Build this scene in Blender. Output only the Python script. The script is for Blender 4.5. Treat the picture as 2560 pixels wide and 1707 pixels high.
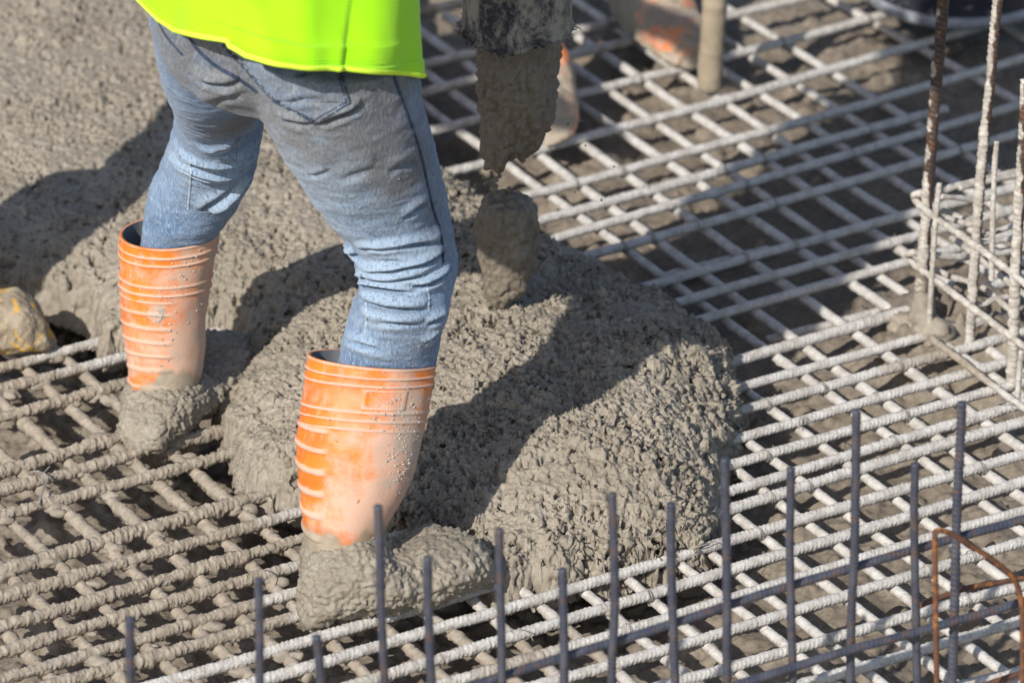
import bpy, bmesh, math, random
import numpy as np
from mathutils import Vector, Matrix
from mathutils.bvhtree import BVHTree

for _o in list(bpy.data.objects):
    bpy.data.objects.remove(_o)
SC = bpy.context.scene
COL = SC.collection
rad = math.radians
random.seed(5)

# ------------------------------------------------------------------ camera, light, exposure
PITCH, FPX, CAM_H = rad(26.7), 13224.0, 3.433        # focal length in pixels of the 2560 px wide photo
cd = bpy.data.cameras.new('camera'); cam = bpy.data.objects.new('camera', cd); COL.objects.link(cam)
cam.location = (0, 0, CAM_H); cam.rotation_euler = (math.pi/2 - PITCH, 0, 0)
cd.sensor_width = 36; cd.lens = FPX/2560*36; cd.clip_start = .05; cd.clip_end = 500
cd.dof.use_dof = True; cd.dof.focus_distance = 7.02; cd.dof.aperture_fstop = 4.8
SC.camera = cam

SUN_EL, SUN_AZ = rad(36.5), rad(32)                    # azimuth of the shadows, from +Y towards +X
world = bpy.data.worlds.new('World'); SC.world = world; world.use_nodes = True
wn = world.node_tree; bg = wn.nodes['Background']
sky = wn.nodes.new('ShaderNodeTexSky'); sky.sky_type = 'NISHITA'; sky.sun_disc = False
sky.sun_elevation = SUN_EL; sky.sun_rotation = SUN_AZ + math.pi
wn.links.new(sky.outputs[0], bg.inputs[0]); bg.inputs[1].default_value = .122
sl = bpy.data.lights.new('sun', 'SUN'); sl.energy = 4.4; sl.angle = rad(.55); sl.color = (1, .955, .89)
sun = bpy.data.objects.new('sun', sl); COL.objects.link(sun)
ldir = Vector((math.sin(SUN_AZ)*math.cos(SUN_EL), math.cos(SUN_AZ)*math.cos(SUN_EL), -math.sin(SUN_EL)))
sun.rotation_euler = ldir.to_track_quat('-Z', 'Y').to_euler(); sun.location = (-3, -3, 6)
SC.view_settings.view_transform = 'Standard'; SC.view_settings.look = 'None'
SC.view_settings.exposure = 0.2; SC.view_settings.gamma = 1.0

# ------------------------------------------------------------------ pixel <-> world
CP = np.array([0, 0, CAM_H])
FWD = np.array([0, math.cos(PITCH), -math.sin(PITCH)]); UP = np.array([0, math.sin(PITCH), math.cos(PITCH)])
RT = np.array([1., 0, 0])
def ray(x, y):
    return RT*(x-1280)/FPX + UP*(853.5-y)/FPX + FWD
def at(x, y, z=0.0):
    d = ray(x, y); return CP + d*(z-CAM_H)/d[2]
def atY(x, y, Y):
    d = ray(x, y); return CP + d*Y/d[1]
def at_plane(x, y, p0, direction):
    n = np.array([-direction[1], direction[0], 0.]); d = ray(x, y)
    return CP + d*np.dot(np.asarray(p0)-CP, n)/np.dot(d, n)
def project(P):
    v = P-CP; dz = v@FWD
    return 1280+FPX*(v@RT)/dz, 853.5-FPX*(v@UP)/dz
TS = 3.672
TILE = dict(R1=(1280,0), R2=(1920,0), R3=(1280,427), R4=(1920,427), R5=(1280,854), R6=(1920,854), R7=(1280,1280),
            R8=(1920,1280), L1=(0,854), L2=(0,1280), L3=(640,1280), C4=(960,0))
def T(tile, *pts):
    o = TILE[tile]; return [(o[0]+x/TS, o[1]+y/TS) for x, y in pts]

# ------------------------------------------------------------------ numpy noise
def _h(ix, iy, iz, s):
    h = (ix.astype(np.uint32)*np.uint32(374761393)) ^ (iy.astype(np.uint32)*np.uint32(668265263)) ^ (iz.astype(np.uint32)*np.uint32(2246822519)) ^ np.uint32(s*3266489917 & 0xffffffff)
    h = (h ^ (h >> np.uint32(13)))*np.uint32(1274126177)
    h = h ^ (h >> np.uint32(16))
    return h.astype(np.float32)*np.float32(1/4294967295.0)
def vnoise(P, scale, seed=0):
    Q = np.asarray(P, dtype=np.float64)*scale + 1000.0
    I = np.floor(Q).astype(np.int64); f = (Q-I).astype(np.float32); f = f*f*f*(f*(f*6-15)+10)
    x, y, z = I[:, 0], I[:, 1], I[:, 2]; fx, fy, fz = f[:, 0], f[:, 1], f[:, 2]
    def L(a, b, t): return a+(b-a)*t
    c = [[[_h(x+i, y+j, z+k, seed) for k in (0, 1)] for j in (0, 1)] for i in (0, 1)]
    r = L(L(L(c[0][0][0], c[1][0][0], fx), L(c[0][1][0], c[1][1][0], fx), fy),
          L(L(c[0][0][1], c[1][0][1], fx), L(c[0][1][1], c[1][1][1], fx), fy), fz)
    return r*2-1
def fbm(P, scale, octs=3, gain=.5, seed=0):
    r = 0; a = 1.; tot = 0
    for i in range(octs):
        r = r + a*vnoise(P, scale*2.03**i, seed+i*17); tot += a; a *= gain
    return r/tot
def smooth(a, b, x):
    t = np.clip((x-a)/(b-a), 0, 1); return t*t*(3-2*t)

# ------------------------------------------------------------------ object helpers
def mesh_np(name, V, Fq, smooth_=True):
    me = bpy.data.meshes.new(name)
    V = np.asarray(V, dtype=np.float32); Fq = np.asarray(Fq, dtype=np.int32)
    me.vertices.add(len(V)); me.vertices.foreach_set('co', V.ravel())
    k = Fq.shape[1]
    me.loops.add(Fq.size); me.loops.foreach_set('vertex_index', Fq.ravel())
    me.polygons.add(len(Fq)); me.polygons.foreach_set('loop_start', np.arange(0, Fq.size, k, dtype=np.int32))
    me.polygons.foreach_set('loop_total', np.full(len(Fq), k, dtype=np.int32))
    me.polygons.foreach_set('use_smooth', np.full(len(Fq), smooth_, dtype=bool))
    me.update(calc_edges=True)
    return me
def tag(o, label=None, cat=None, group=None, kind=None):
    if label: o['label'] = label
    if cat: o['category'] = cat
    if group: o['group'] = group
    if kind: o['kind'] = kind
    return o
def put(name, me, material, parent=None, origin=None):
    """link a mesh given in world coordinates; its origin (or its parent's) is taken out of the vertices"""
    o = bpy.data.objects.new(name, me); COL.objects.link(o)
    off = np.zeros(3)
    if parent is not None:
        o.parent = parent; p = parent
        while p is not None: off = off+np.array(p.location); p = p.parent
    if origin is not None:
        org = np.asarray(origin, dtype=float); o.location = org-off; off = org
    if np.any(off): me.transform(Matrix.Translation(Vector(-off)))
    if material is not None:
        me.materials.clear(); me.materials.append(material)
    return o
def empty(name, loc):
    o = bpy.data.objects.new(name, None); COL.objects.link(o); o.location = loc; o.empty_display_size = .1; return o
def attr(me, name, vals):
    a = me.attributes.new(name, 'FLOAT', 'POINT'); a.data.foreach_set('value', np.asarray(vals, dtype=np.float32))
def coords(me):
    V = np.empty(len(me.vertices)*3, dtype=np.float32); me.vertices.foreach_get('co', V); return V.reshape(-1, 3).astype(np.float64)
def normals(me):
    N = np.empty(len(me.vertices)*3, dtype=np.float32); me.vertex_normals.foreach_get('vector', N); return N.reshape(-1, 3).astype(np.float64)
def setco(me, V):
    me.vertices.foreach_set('co', np.asarray(V, dtype=np.float32).ravel()); me.update()
def evaluated(me, mods):
    o = bpy.data.objects.new('tmp', me); COL.objects.link(o)
    for typ, kw in mods:
        m = o.modifiers.new('m', typ)
        for k, v in kw.items(): setattr(m, k, v)
    bpy.context.view_layer.update()
    dg = bpy.context.evaluated_depsgraph_get()
    r = bpy.data.meshes.new_from_object(o.evaluated_get(dg), depsgraph=dg)
    bpy.data.objects.remove(o)
    r.polygons.foreach_set('use_smooth', np.ones(len(r.polygons), dtype=bool))
    return r
def grid_faces(nr, nc, closed=True):
    i = np.arange(nr-1)[:, None]*nc; j = np.arange(nc if closed else nc-1)[None, :]
    j2 = (j+1) % nc
    return np.stack([i+j, i+j2, i+nc+j2, i+nc+j], -1).reshape(-1, 4)
def fill_tris(me_parts):
    """join several (V, F) into one"""
    Vs, Fs, n = [], [], 0
    for V, F in me_parts:
        Vs.append(V); Fs.append(np.asarray(F)+n); n += len(V)
    return np.concatenate(Vs), np.concatenate(Fs)
def catmull(P, n):
    P = np.asarray(P, dtype=float); m = len(P)
    t = np.linspace(0, m-1, n); i = np.clip(np.floor(t).astype(int), 0, m-2); f = (t-i)[:, None]
    g = lambda k: P[np.clip(k, 0, m-1)]
    p0, p1, p2, p3 = g(i-1), g(i), g(i+1), g(i+2)
    p0 = np.where((i == 0)[:, None], 2*p1-p2, p0); p3 = np.where((i == m-2)[:, None], 2*p2-p1, p3)
    return .5*((2*p1)+(-p0+p2)*f+(2*p0-5*p1+4*p2-p3)*f*f+(-p0+3*p1-3*p2+p3)*f**3)
def resample(P, step):
    P = np.asarray(P, dtype=float)
    Q = catmull(P, max(40, 24*len(P))) if len(P) > 2 else P
    s = np.concatenate([[0], np.cumsum(np.linalg.norm(np.diff(Q, axis=0), axis=1))])
    n = max(3, int(s[-1]/step)); t = np.linspace(0, s[-1], n)
    return np.stack([np.interp(t, s, Q[:, k]) for k in range(3)], 1), t
def frames(C, ref):
    t = np.gradient(C, axis=0); t /= np.linalg.norm(t, axis=1)[:, None]
    a = np.cross(t, ref); a /= np.linalg.norm(a, axis=1)[:, None]
    b = np.cross(a, t); return t, a, b
def tube(P, r, seg=10, step=.004, cap=True, ref=(0.13, .2, 1)):
    C, s = resample(P, step)
    R = np.interp(np.linspace(0, 1, len(C)), np.linspace(0, 1, len(r)), r) if hasattr(r, '__len__') else np.full(len(C), r)
    t, a, b = frames(C, np.array(ref)); th = np.linspace(0, 2*math.pi, seg, endpoint=False)
    V = C[:, None]+R[:, None, None]*(np.cos(th)[None, :, None]*a[:, None]+np.sin(th)[None, :, None]*b[:, None])
    V = V.reshape(-1, 3); F = grid_faces(len(C), seg)
    if cap:
        n = len(V); V = np.concatenate([V, C[:1]-t[:1]*R[0]*.3, C[-1:]+t[-1:]*R[-1]*.3])
        j = np.arange(seg); j2 = (j+1) % seg; e = (len(C)-1)*seg
        F = np.concatenate([F, np.stack([j2, j, np.full(seg, n), np.full(seg, n)], 1)*1, np.stack([e+j, e+j2, np.full(seg, n+1), np.full(seg, n+1)], 1)])
    return V, F
def mk(name, V, F, smooth_=True):
    """mesh that may contain triangles written as quads with a doubled last index"""
    F = np.asarray(F)
    if F.shape[1] == 4 and np.any(F[:, 2] == F[:, 3]):
        tri = F[:, 2] == F[:, 3]
        me = bpy.data.meshes.new(name)
        tot = np.where(tri, 3, 4); start = np.concatenate([[0], np.cumsum(tot)[:-1]])
        loops = F.ravel()[np.repeat(~tri, 4) | np.tile([True, True, True, False], len(F))]
        me.vertices.add(len(V)); me.vertices.foreach_set('co', np.asarray(V, dtype=np.float32).ravel())
        me.loops.add(len(loops)); me.loops.foreach_set('vertex_index', loops.astype(np.int32))
        me.polygons.add(len(F)); me.polygons.foreach_set('loop_start', start.astype(np.int32)); me.polygons.foreach_set('loop_total', tot.astype(np.int32))
        me.polygons.foreach_set('use_smooth', np.full(len(F), smooth_, dtype=bool)); me.update(calc_edges=True)
        return me
    return mesh_np(name, V, F, smooth_)

# ------------------------------------------------------------------ materials
class Mt:
    def __init__(s, name, rough=.7, spec=.4):
        s.m = bpy.data.materials.new(name); s.m.use_nodes = True; s.nt = s.m.node_tree
        s.b = s.nt.nodes['Principled BSDF']; s.b.inputs['Roughness'].default_value = rough
        s.b.inputs['Specular IOR Level'].default_value = spec; s._tc = None
    def n(s, t): return s.nt.nodes.new(t)
    def set(s, sock, v):
        if hasattr(v, 'is_linked'): s.nt.links.new(v, sock)
        elif isinstance(v, (tuple, list)): sock.default_value = tuple(v)+((1,) if len(v) == 3 and len(sock.default_value) == 4 else ())
        else: sock.default_value = v
    def obj(s, scale=(1, 1, 1)):
        if s._tc is None: s._tc = s.n('ShaderNodeTexCoord').outputs['Object']
        if scale == (1, 1, 1): return s._tc
        mp = s.n('ShaderNodeMapping'); mp.inputs['Scale'].default_value = scale; s.set(mp.inputs[0], s._tc); return mp.outputs[0]
    def noise(s, scale, detail=4, rough=.55, vec=None, dist=0):
        x = s.n('ShaderNodeTexNoise'); x.inputs['Scale'].default_value = scale; x.inputs['Detail'].default_value = detail
        x.inputs['Roughness'].default_value = rough; x.inputs['Distortion'].default_value = dist
        s.set(x.inputs['Vector'], vec or s.obj()); return x.outputs[0]
    def ramp(s, fac, *stops):
        x = s.n('ShaderNodeMapRange'); x.interpolation_type = 'SMOOTHSTEP'
        x.inputs[1].default_value, x.inputs[2].default_value = stops[0][0], stops[1][0]
        x.inputs[3].default_value, x.inputs[4].default_value = stops[0][1], stops[1][1]
        s.set(x.inputs[0], fac); return x.outputs[0]
    def mix(s, fac, a, b):
        x = s.n('ShaderNodeMix'); x.data_type = 'RGBA'; s.set(x.inputs[0], fac); s.set(x.inputs[6], a); s.set(x.inputs[7], b); return x.outputs[2]
    def math(s, op, a, b=0.0, clamp=False):
        x = s.n('ShaderNodeMath'); x.operation = op; x.use_clamp = clamp; s.set(x.inputs[0], a); s.set(x.inputs[1], b); return x.outputs[0]
    def attr(s, name):
        x = s.n('ShaderNodeAttribute'); x.attribute_name = name; return x.outputs['Fac']
    def bump(s, h, strength=.5, dist=.002):
        x = s.n('ShaderNodeBump'); x.inputs['Strength'].default_value = strength; x.inputs['Distance'].default_value = dist
        s.set(x.inputs['Height'], h)
        cur = s.b.inputs['Normal']
        if cur.is_linked: s.nt.links.new(cur.links[0].from_socket, x.inputs['Normal'])
        s.nt.links.new(x.outputs[0], cur)
    def col(s, c): s.set(s.b.inputs['Base Color'], c)
    def rough(s, v): s.set(s.b.inputs['Roughness'], v)

def concrete_mat(name, c1, c2, c3, r0=.42, r1=.8, fine=900):
    m = Mt(name, spec=.45)
    a = m.ramp(m.noise(9, 5, .6), (.35, 0), (.65, 1)); b = m.ramp(m.noise(120, 3, .6), (.35, 0), (.7, 1))
    m.col(m.mix(m.math('MULTIPLY', b, .55), m.mix(a, c1, c2), c3))
    m.rough(m.ramp(m.noise(260, 2, .5), (.3, r0), (.6, r1)))
    m.bump(m.noise(fine, 2, .6), .55, .0012); m.bump(m.noise(380, 4, .7), .5, .0026)
    return m.m
M_PILE = concrete_mat('wet_concrete', (.28, .24, .185), (.345, .301, .238), (.19, .162, .122), .18, .65)
M_MUDDY = concrete_mat('mud', (.29, .245, .19), (.35, .305, .245), (.225, .19, .145), .4, .85)
M_GROUND = concrete_mat('ground_mud', (.19, .156, .118), (.28, .234, .178), (.13, .105, .08), .45, .9, 500)
M_FALL = concrete_mat('falling_concrete', (.18, .15, .113), (.225, .19, .146), (.12, .1, .075), .25, .65)

def bar_mat():
    m = Mt('cement_coated_steel', rough=.85, spec=.25)
    mud = m.attr('mud'); n1 = m.noise(55, 5, .65); n2 = m.noise(14, 3, .6)
    f = m.ramp(m.math('ADD', m.math('MULTIPLY', mud, .9), m.math('MULTIPLY', n2, .35)), (.42, 0), (.68, 1))
    white = m.mix(m.ramp(n1, (.35, 0), (.7, 1)), (.60, .57, .525), (.42, .385, .34))
    brown = m.mix(m.ramp(m.noise(70, 4, .6), (.35, 0), (.65, 1)), (.385, .33, .262), (.295, .248, .192))
    c = m.mix(f, white, brown)
    spots = m.ramp(m.noise(170, 3, .75), (.60, 0), (.68, 1))
    c = m.mix(m.math('MULTIPLY', spots, .6), c, (.17, .14, .11))
    m.col(c); m.bump(m.noise(700, 3, .6), .6, .0014); m.bump(m.noise(260, 3, .7), .7, .003)
    return m.m
M_BAR = bar_mat()
def steel_mat(name, c1, c2, c3, rust=.5, rough=.45, dust=.0):
    m = Mt(name, rough=rough, spec=.5)
    a = m.ramp(m.noise(30, 4, .65), (.4, 0), (.62, 1)); b = m.ramp(m.noise(90, 4, .6), (.5, 0), (.65, 1))
    c = m.mix(m.math('MULTIPLY', b, rust), m.mix(a, c1, c2), c3)
    if dust:
        c = m.mix(m.ramp(m.math('ADD', m.noise(26, 5, .7), m.attr('mud')), (.62, 0), (.78, 1)), c, m.mix(m.ramp(m.noise(60, 4, .65), (.35, 0), (.65, 1)), (.56, .52, .465), (.36, .32, .27)))
        m.rough(m.ramp(m.attr('mud'), (.2, rough), (.6, .85)))
    m.col(c); m.b.inputs['Metallic'].default_value = .15
    m.bump(m.noise(420, 3, .6), .35, .0012)
    return m.m
M_STEEL = steel_mat('dark_blue_steel', (.05, .056, .08), (.085, .09, .112), (.13, .075, .05), .7)
M_CAGE = steel_mat('rusty_dusted_steel', (.055, .042, .037), (.085, .058, .045), (.20, .078, .03), .55, .5, 1)
M_RUST = steel_mat('orange_rusty_steel', (.10, .05, .032), (.15, .065, .035), (.42, .16, .035), .75, .75)

def plain(name, c1, c2, scale=20, rough=.7, spec=.4, bump=None):
    m = Mt(name, rough, spec); m.col(m.mix(m.ramp(m.noise(scale, 5, .6), (.35, 0), (.65, 1)), c1, c2))
    if bump: m.bump(m.noise(bump[0], 3, .6), bump[1], bump[2])
    return m.m
M_SKIN = plain('skin', (.50, .30, .21), (.44, .25, .17), 40, .55)
M_HAT = plain('white_hat_plastic', (.75, .74, .70), (.66, .64, .60), 15, .35)
M_TROUSER = plain('work_trouser_cloth', (.09, .10, .13), (.14, .14, .15), 30, .9, .2, (300, .5, .002))
M_JACKET = plain('work_jacket_cloth', (.60, .20, .04), (.52, .16, .03), 20, .85, .2)
M_SHIRT = plain('dark_shirt_cloth', (.05, .06, .09), (.07, .08, .11), 20, .9, .2)
M_LINING = plain('grey_boot_lining', (.22, .23, .25), (.17, .18, .20), 60, .9, .2)

def denim_mat():
    m = Mt('faded_denim', rough=.92, spec=.15)
    thr = m.noise(1, 3, .75, m.obj((560, 560, 95)), .5); slub = m.noise(1, 3, .65, m.obj((300, 300, 60)))
    big = m.ramp(m.noise(6, 4, .6), (.35, 0), (.65, 1))
    fade = m.attr('fade'); dirt_shade = m.attr('dirt_shade')
    blue = m.mix(big, (.066, .142, .282), (.108, .206, .365))
    blue = m.mix(m.math('MULTIPLY', fade, .66, True), blue, (.33, .425, .53))
    blue = m.mix(m.ramp(thr, (.45, 0), (.70, .72)), blue, (.44, .51, .58))
    blue = m.mix(m.ramp(slub, (.30, .7), (.5, 0)), blue, (.06, .105, .20))
    d = m.math('MULTIPLY', dirt_shade, m.ramp(m.noise(24, 5, .65), (.25, .55), (.6, 1.1)), True)
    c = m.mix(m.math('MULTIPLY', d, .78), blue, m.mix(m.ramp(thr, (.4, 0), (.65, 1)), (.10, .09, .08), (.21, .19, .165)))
    pale = m.ramp(m.noise(38, 4, .7), (.64, 0), (.75, .55))
    c = m.mix(m.math('MULTIPLY', pale, m.attr('pale'), True), c, (.52, .45, .33))
    c = m.mix(m.ramp(m.noise(200, 2, .6), (.76, 0), (.80, .7)), c, (.56, .53, .48))
    m.col(c); m.bump(thr, .7, .0016); m.bump(slub, .6, .0024)
    m.b.inputs['Sheen Weight'].default_value = .15
    return m.m
M_DENIM = denim_mat()
def plainstitch(): return plain('denim_seam_thread', (.42, .50, .58), (.30, .37, .46), 160, .9, .2)
M_SEAM = plainstitch()
M_SEAMDARK = plain('dark_denim_seam', (.03, .045, .08), (.055, .075, .12), 160, .9, .2)
def vest_mat():
    m = Mt('fluorescent_yellow_cloth', rough=.75, spec=.2)
    m.col(m.mix(m.ramp(m.noise(5, 3), (.4, 0), (.6, 1)), (.37, .80, .004), (.335, .75, .004)))
    m.bump(m.noise(1, 2, .5, m.obj((900, 900, 900))), .15, .0006)
    m.set(m.b.inputs['Sheen Weight'], .2); return m.m
M_VEST = vest_mat()
M_PIPE = plain('pale_yellow_piping', (.70, .98, .06), (.66, .95, .05), 30, .7, .3)
def boot_mat(name, mudlevel=0.0):
    m = Mt(name, rough=.5, spec=.45)
    dust = m.attr('dust')
    n = m.noise(11, 6, .68, dist=.6); n2 = m.noise(60, 5, .7)
    n3 = m.noise(30, 5, .75, dist=1.0)
    f = m.ramp(m.math('ADD', m.math('ADD', m.math('MULTIPLY', n, 1.6), m.math('ADD', m.math('MULTIPLY', n2, .45), m.math('MULTIPLY', n3, .7))), m.math('MULTIPLY', dust, .72)), (1.14, 0), (1.86, 1))
    stk = m.noise(1, 4, .65, m.obj((70, 70, 9)), .3)
    f = m.math('ADD', f, m.ramp(stk, (.52, 0), (.75, .45)), True)
    orange = m.mix(m.ramp(m.noise(18, 4), (.35, 0), (.65, 1)), (.77, .20, .018), (.68, .15, .018))
    c = m.mix(m.math('MULTIPLY', f, .92), orange, (.57, .385, .285))
    grey = m.ramp(m.math('ADD', m.noise(45, 5, .7), m.attr('splash')), (.74, 0), (.96, 1))
    c = m.mix(m.math('MULTIPLY', grey, .85), c, (.45, .37, .30))
    spot = m.ramp(m.noise(75, 2, .5), (.73, 0), (.77, .7))
    c = m.mix(spot, c, (.30, .10, .035))
    if mudlevel:
        c = m.mix(m.ramp(m.math('ADD', m.attr('mud'), m.math('MULTIPLY', m.noise(25, 4), .25)), (.25, 0), (.5, .75)), c, (.34, .185, .075)) if mudlevel < 1 else c
        mudf = m.ramp(m.math('ADD', m.noise(16, 6, .7), m.attr('mud')), (.70, 0), (.86, 1))
        c = m.mix(mudf, c, m.mix(m.ramp(m.noise(60, 4), (.35, 0), (.65, 1)), (.30, .245, .18), (.37, .31, .235)))
    m.col(c); m.rough(m.ramp(f, (0, .45), (1, .9)))
    m.bump(m.noise(420, 3, .6), .35, .001); m.bump(m.noise(60, 4, .7), .3, .002)
    return m.m
M_BOOT = boot_mat('orange_rubber_dusty', .5)
M_BOOT2 = boot_mat('orange_rubber_muddy', 1)
def hose_mat():
    m = Mt('dusty_black_rubber', rough=.6, spec=.4)
    n = m.noise(1, 6, .72, m.obj((26, 26, 14)), .8); n2 = m.noise(110, 4, .7)
    f = m.ramp(m.math('ADD', m.math('MULTIPLY', n, .8), m.math('MULTIPLY', n2, .3)), (.455, 0), (.64, 1))
    m.col(m.mix(m.math('MULTIPLY', f, .85), (.024, .026, .036), (.36, .33, .27)))
    m.rough(m.ramp(f, (0, .38), (1, .85))); m.bump(m.noise(130, 4, .65), .5, .002)
    return m.m
M_HOSE = hose_mat()
def bucket_mat():
    m = Mt('black_plastic', rough=.3, spec=.5)
    f = m.ramp(m.noise(40, 5, .7), (.56, 0), (.68, .7)); m.col(m.mix(f, (.026, .029, .04), (.27, .25, .23)))
    m.rough(m.ramp(f, (0, .25), (1, .8))); return m.m
M_BUCKET = bucket_mat()
M_WIRE = plain('dull_tie_wire', (.33, .30, .27), (.22, .20, .18), 80, .5)
def pole_mat():
    m = Mt('mud_coated_pole', rough=.8, spec=.3)
    c = m.mix(m.ramp(m.noise(14, 5, .6), (.35, 0), (.65, 1)), (.30, .245, .17), (.37, .30, .215))
    c = m.mix(m.ramp(m.noise(1, 4, .6, m.obj((30, 30, 12))), (.63, 0), (.7, .9)), c, (.56, .55, .53))
    m.col(c); m.bump(m.noise(200, 4, .6), .6, .003); return m.m
M_POLE = pole_mat()

ORD = 'first second third fourth fifth sixth seventh eighth ninth tenth eleventh twelfth thirteenth fourteenth fifteenth sixteenth seventeenth eighteenth nineteenth twentieth'.split()
ORD += ['twenty-'+w for w in ORD[:9]]+['thirtieth']+['thirty-'+w for w in ORD[:9]]

# ------------------------------------------------------------------ the ground below the mat
def bump_stamp(Z, X0, Y0, h, n, rmin, rmax, amp, rng, mask=None):
    ny, nx = Z.shape
    for k in range(n):
        r = rng.uniform(rmin, rmax); a = rng.uniform(.6, 1.); th = rng.uniform(0, 3.14)
        cx, cy = rng.uniform(0, nx), rng.uniform(0, ny); w = int(r/h)+2
        i0, i1, j0, j1 = int(cy)-w, int(cy)+w+1, int(cx)-w, int(cx)+w+1
        if i0 < 0 or j0 < 0 or i1 > ny or j1 > nx: continue
        if mask is not None and not mask[int(cy), int(cx)]: continue
        yy, xx = np.mgrid[i0:i1, j0:j1]; dx = (xx-cx)*h; dy = (yy-cy)*h
        u = dx*math.cos(th)+dy*math.sin(th); v = (-dx*math.sin(th)+dy*math.cos(th))/a
        d2 = (u*u+v*v)/(r*r); Z[i0:i1, j0:j1] += amp*r*np.sqrt(np.clip(1-d2, 0, None))
def build_ground():
    h = .005; xs = np.arange(-1.3, 1.35, h); ys = np.arange(5.4, 8.75, h)
    far = np.array([.4, 1.5, 5, 18, 60, 140])
    XS = np.concatenate([xs[0]-far[::-1], xs, xs[-1]+far]); YS = np.concatenate([ys[0]-far[::-1], ys, ys[-1]+far])
    X, Y = np.meshgrid(XS, YS); P = np.stack([X.ravel(), Y.ravel(), np.zeros(X.size)], 1)
    up = smooth(6.5, 7.0, P[:, 1])*smooth(-.1, .15, P[:, 0])
    Z = -.112+.062*up+.022*smooth(.1, .4, P[:, 0])*(1-up)+.012*fbm(P, 7, 3, .5, 3)+.008*(1-.45*up)*fbm(P, 30, 3, .55, 8)+.005*fbm(P, 110, 2, .6, 5)+.003*fbm(P, 230, 2, .6, 6)
    Z = Z.reshape(X.shape)
    rng = np.random.default_rng(3)
    sub = Z[6:6+len(ys), 6:6+len(xs)]
    bump_stamp(sub, 0, 0, h, 2600, .007, .020, .7, rng)
    # heaps of mud under the rebar cage
    for (px, py, r, a) in [(2300, 820, .07, .05), (2440, 850, .11, .03), (2520, 800, .1, .03), (2400, 760, .08, .02), (2240, 905, .07, .03), (2560, 900, .09, .04)]:
        c = at(px, py, -.03); Z += a*np.exp(-(((X-c[0])**2+(Y-c[1])**2)/r**2))*(1+.25*vnoise(P, 60, 4).reshape(X.shape))
    V = np.stack([X, Y, Z], -1).reshape(-1, 3)
    me = mesh_np('ground', V, grid_faces(len(YS), len(XS), False))
    tag(put('ground', me, M_GROUND), 'lumpy brown mud ground seen through the rebar mat', None, None, 'structure')
build_ground()

# ------------------------------------------------------------------ the reinforcing mat
def mudfield(P):
    fx, fy = project(P)
    m = .88*smooth(1000, 480, fx)*smooth(820, 1000, fy)
    m = np.maximum(m, .55*smooth(1700, 1250, fx)*smooth(1440, 1640, fy))
    m = np.maximum(m, .42*np.exp(-((fx-2330)/170)**2-((fy-880)/110)**2))
    m = np.maximum(m, .5*smooth(1120, 1000, fx)*smooth(700, 300, fy))
    return m
def rebar(name, pts, r, mat, seed=0, mudoff=0.0, crust=1.0, rib=1.0, step=.0016, seg=12, ribpitch=.0068, parent=None, mudfn=mudfield, ref=(0.02, .03, 1), wiggle=.0008, splash=0.0):
    C, s = resample(pts, step)
    rng = np.random.default_rng(seed)
    C = C + wiggle*np.stack([fbm(C, 6, 2, .5, seed+k) for k in range(3)], 1)*2
    t, a, b = frames(C, np.array(ref, dtype=float)); th = np.linspace(0, 2*math.pi, seg, endpoint=False)
    n = len(C); S = np.repeat(s, seg); TH = np.tile(th, n)
    D = np.cos(TH)[:, None]*np.repeat(a, seg, 0)+np.sin(TH)[:, None]*np.repeat(b, seg, 0)
    base = np.repeat(C, seg, 0)
    P0 = base+D*r
    mud = np.clip((mudfn(P0) if mudfn else 0)+mudoff+.30*fbm(base, 5, 3, .5, seed+31)+splash*(D@np.array([-.85, -.4, .35]))+(.8*splash*fbm(P0, 45, 3, .6, seed+33) if splash else 0), 0, 1)
    rot = rng.uniform(0, 6.28)
    side = np.abs(np.sin(TH+rot)); sgn = np.where(np.sin(TH+rot) > 0, 1, -1)
    ph = S/ribpitch+sgn*(np.cos(TH+rot))*.45
    fr = ph-np.floor(ph)-.5
    ribh = .15*r*rib*np.exp(-(fr/.16)**2)*np.clip(side*1.5-.25, 0, 1)*(1-.8*mud)
    ribh = ribh+.10*r*rib*np.exp(-((side)/.14)**2)
    nz = fbm(P0, 165, 3, .6, seed+3); nz2 = fbm(P0, 24, 2, .5, seed+5); nz3 = fbm(P0, 260, 2, .6, seed+9)
    nz4 = np.abs(vnoise(P0, 320, seed+10))
    cr = crust*r*(.03+.12*np.clip(nz+.3, 0, 1)+.07*nz3+.08*nz4+mud*(.10+.34*np.clip(nz+.15, 0, 1)+.40*nz2+.26*nz3+.22*nz4))
    # mud that hangs in drips from the underside
    under = np.clip(-D[:, 2], 0, 1)
    cr = cr+crust*r*mud*1.0*under*np.clip(vnoise(base, 85, seed+12)-.1, 0, 1)*.8
    V = base+D*(r+ribh+cr)[:, None]
    F = grid_faces(n, seg); k = len(V)
    V = np.concatenate([V, C[:1], C[-1:]]); j = np.arange(seg); j2 = (j+1) % seg; e = (n-1)*seg
    F = np.concatenate([F, np.stack([j2, j, np.full(seg, k), np.full(seg, k)], 1), np.stack([e+j, e+j2, np.full(seg, k+1), np.full(seg, k+1)], 1)])
    me = mk(name, V, F); attr(me, 'mud', np.concatenate([mud, mud[:1], mud[-1:]]))
    return put(name, me, mat, parent, None if parent is not None else C[0])
A = []
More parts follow.
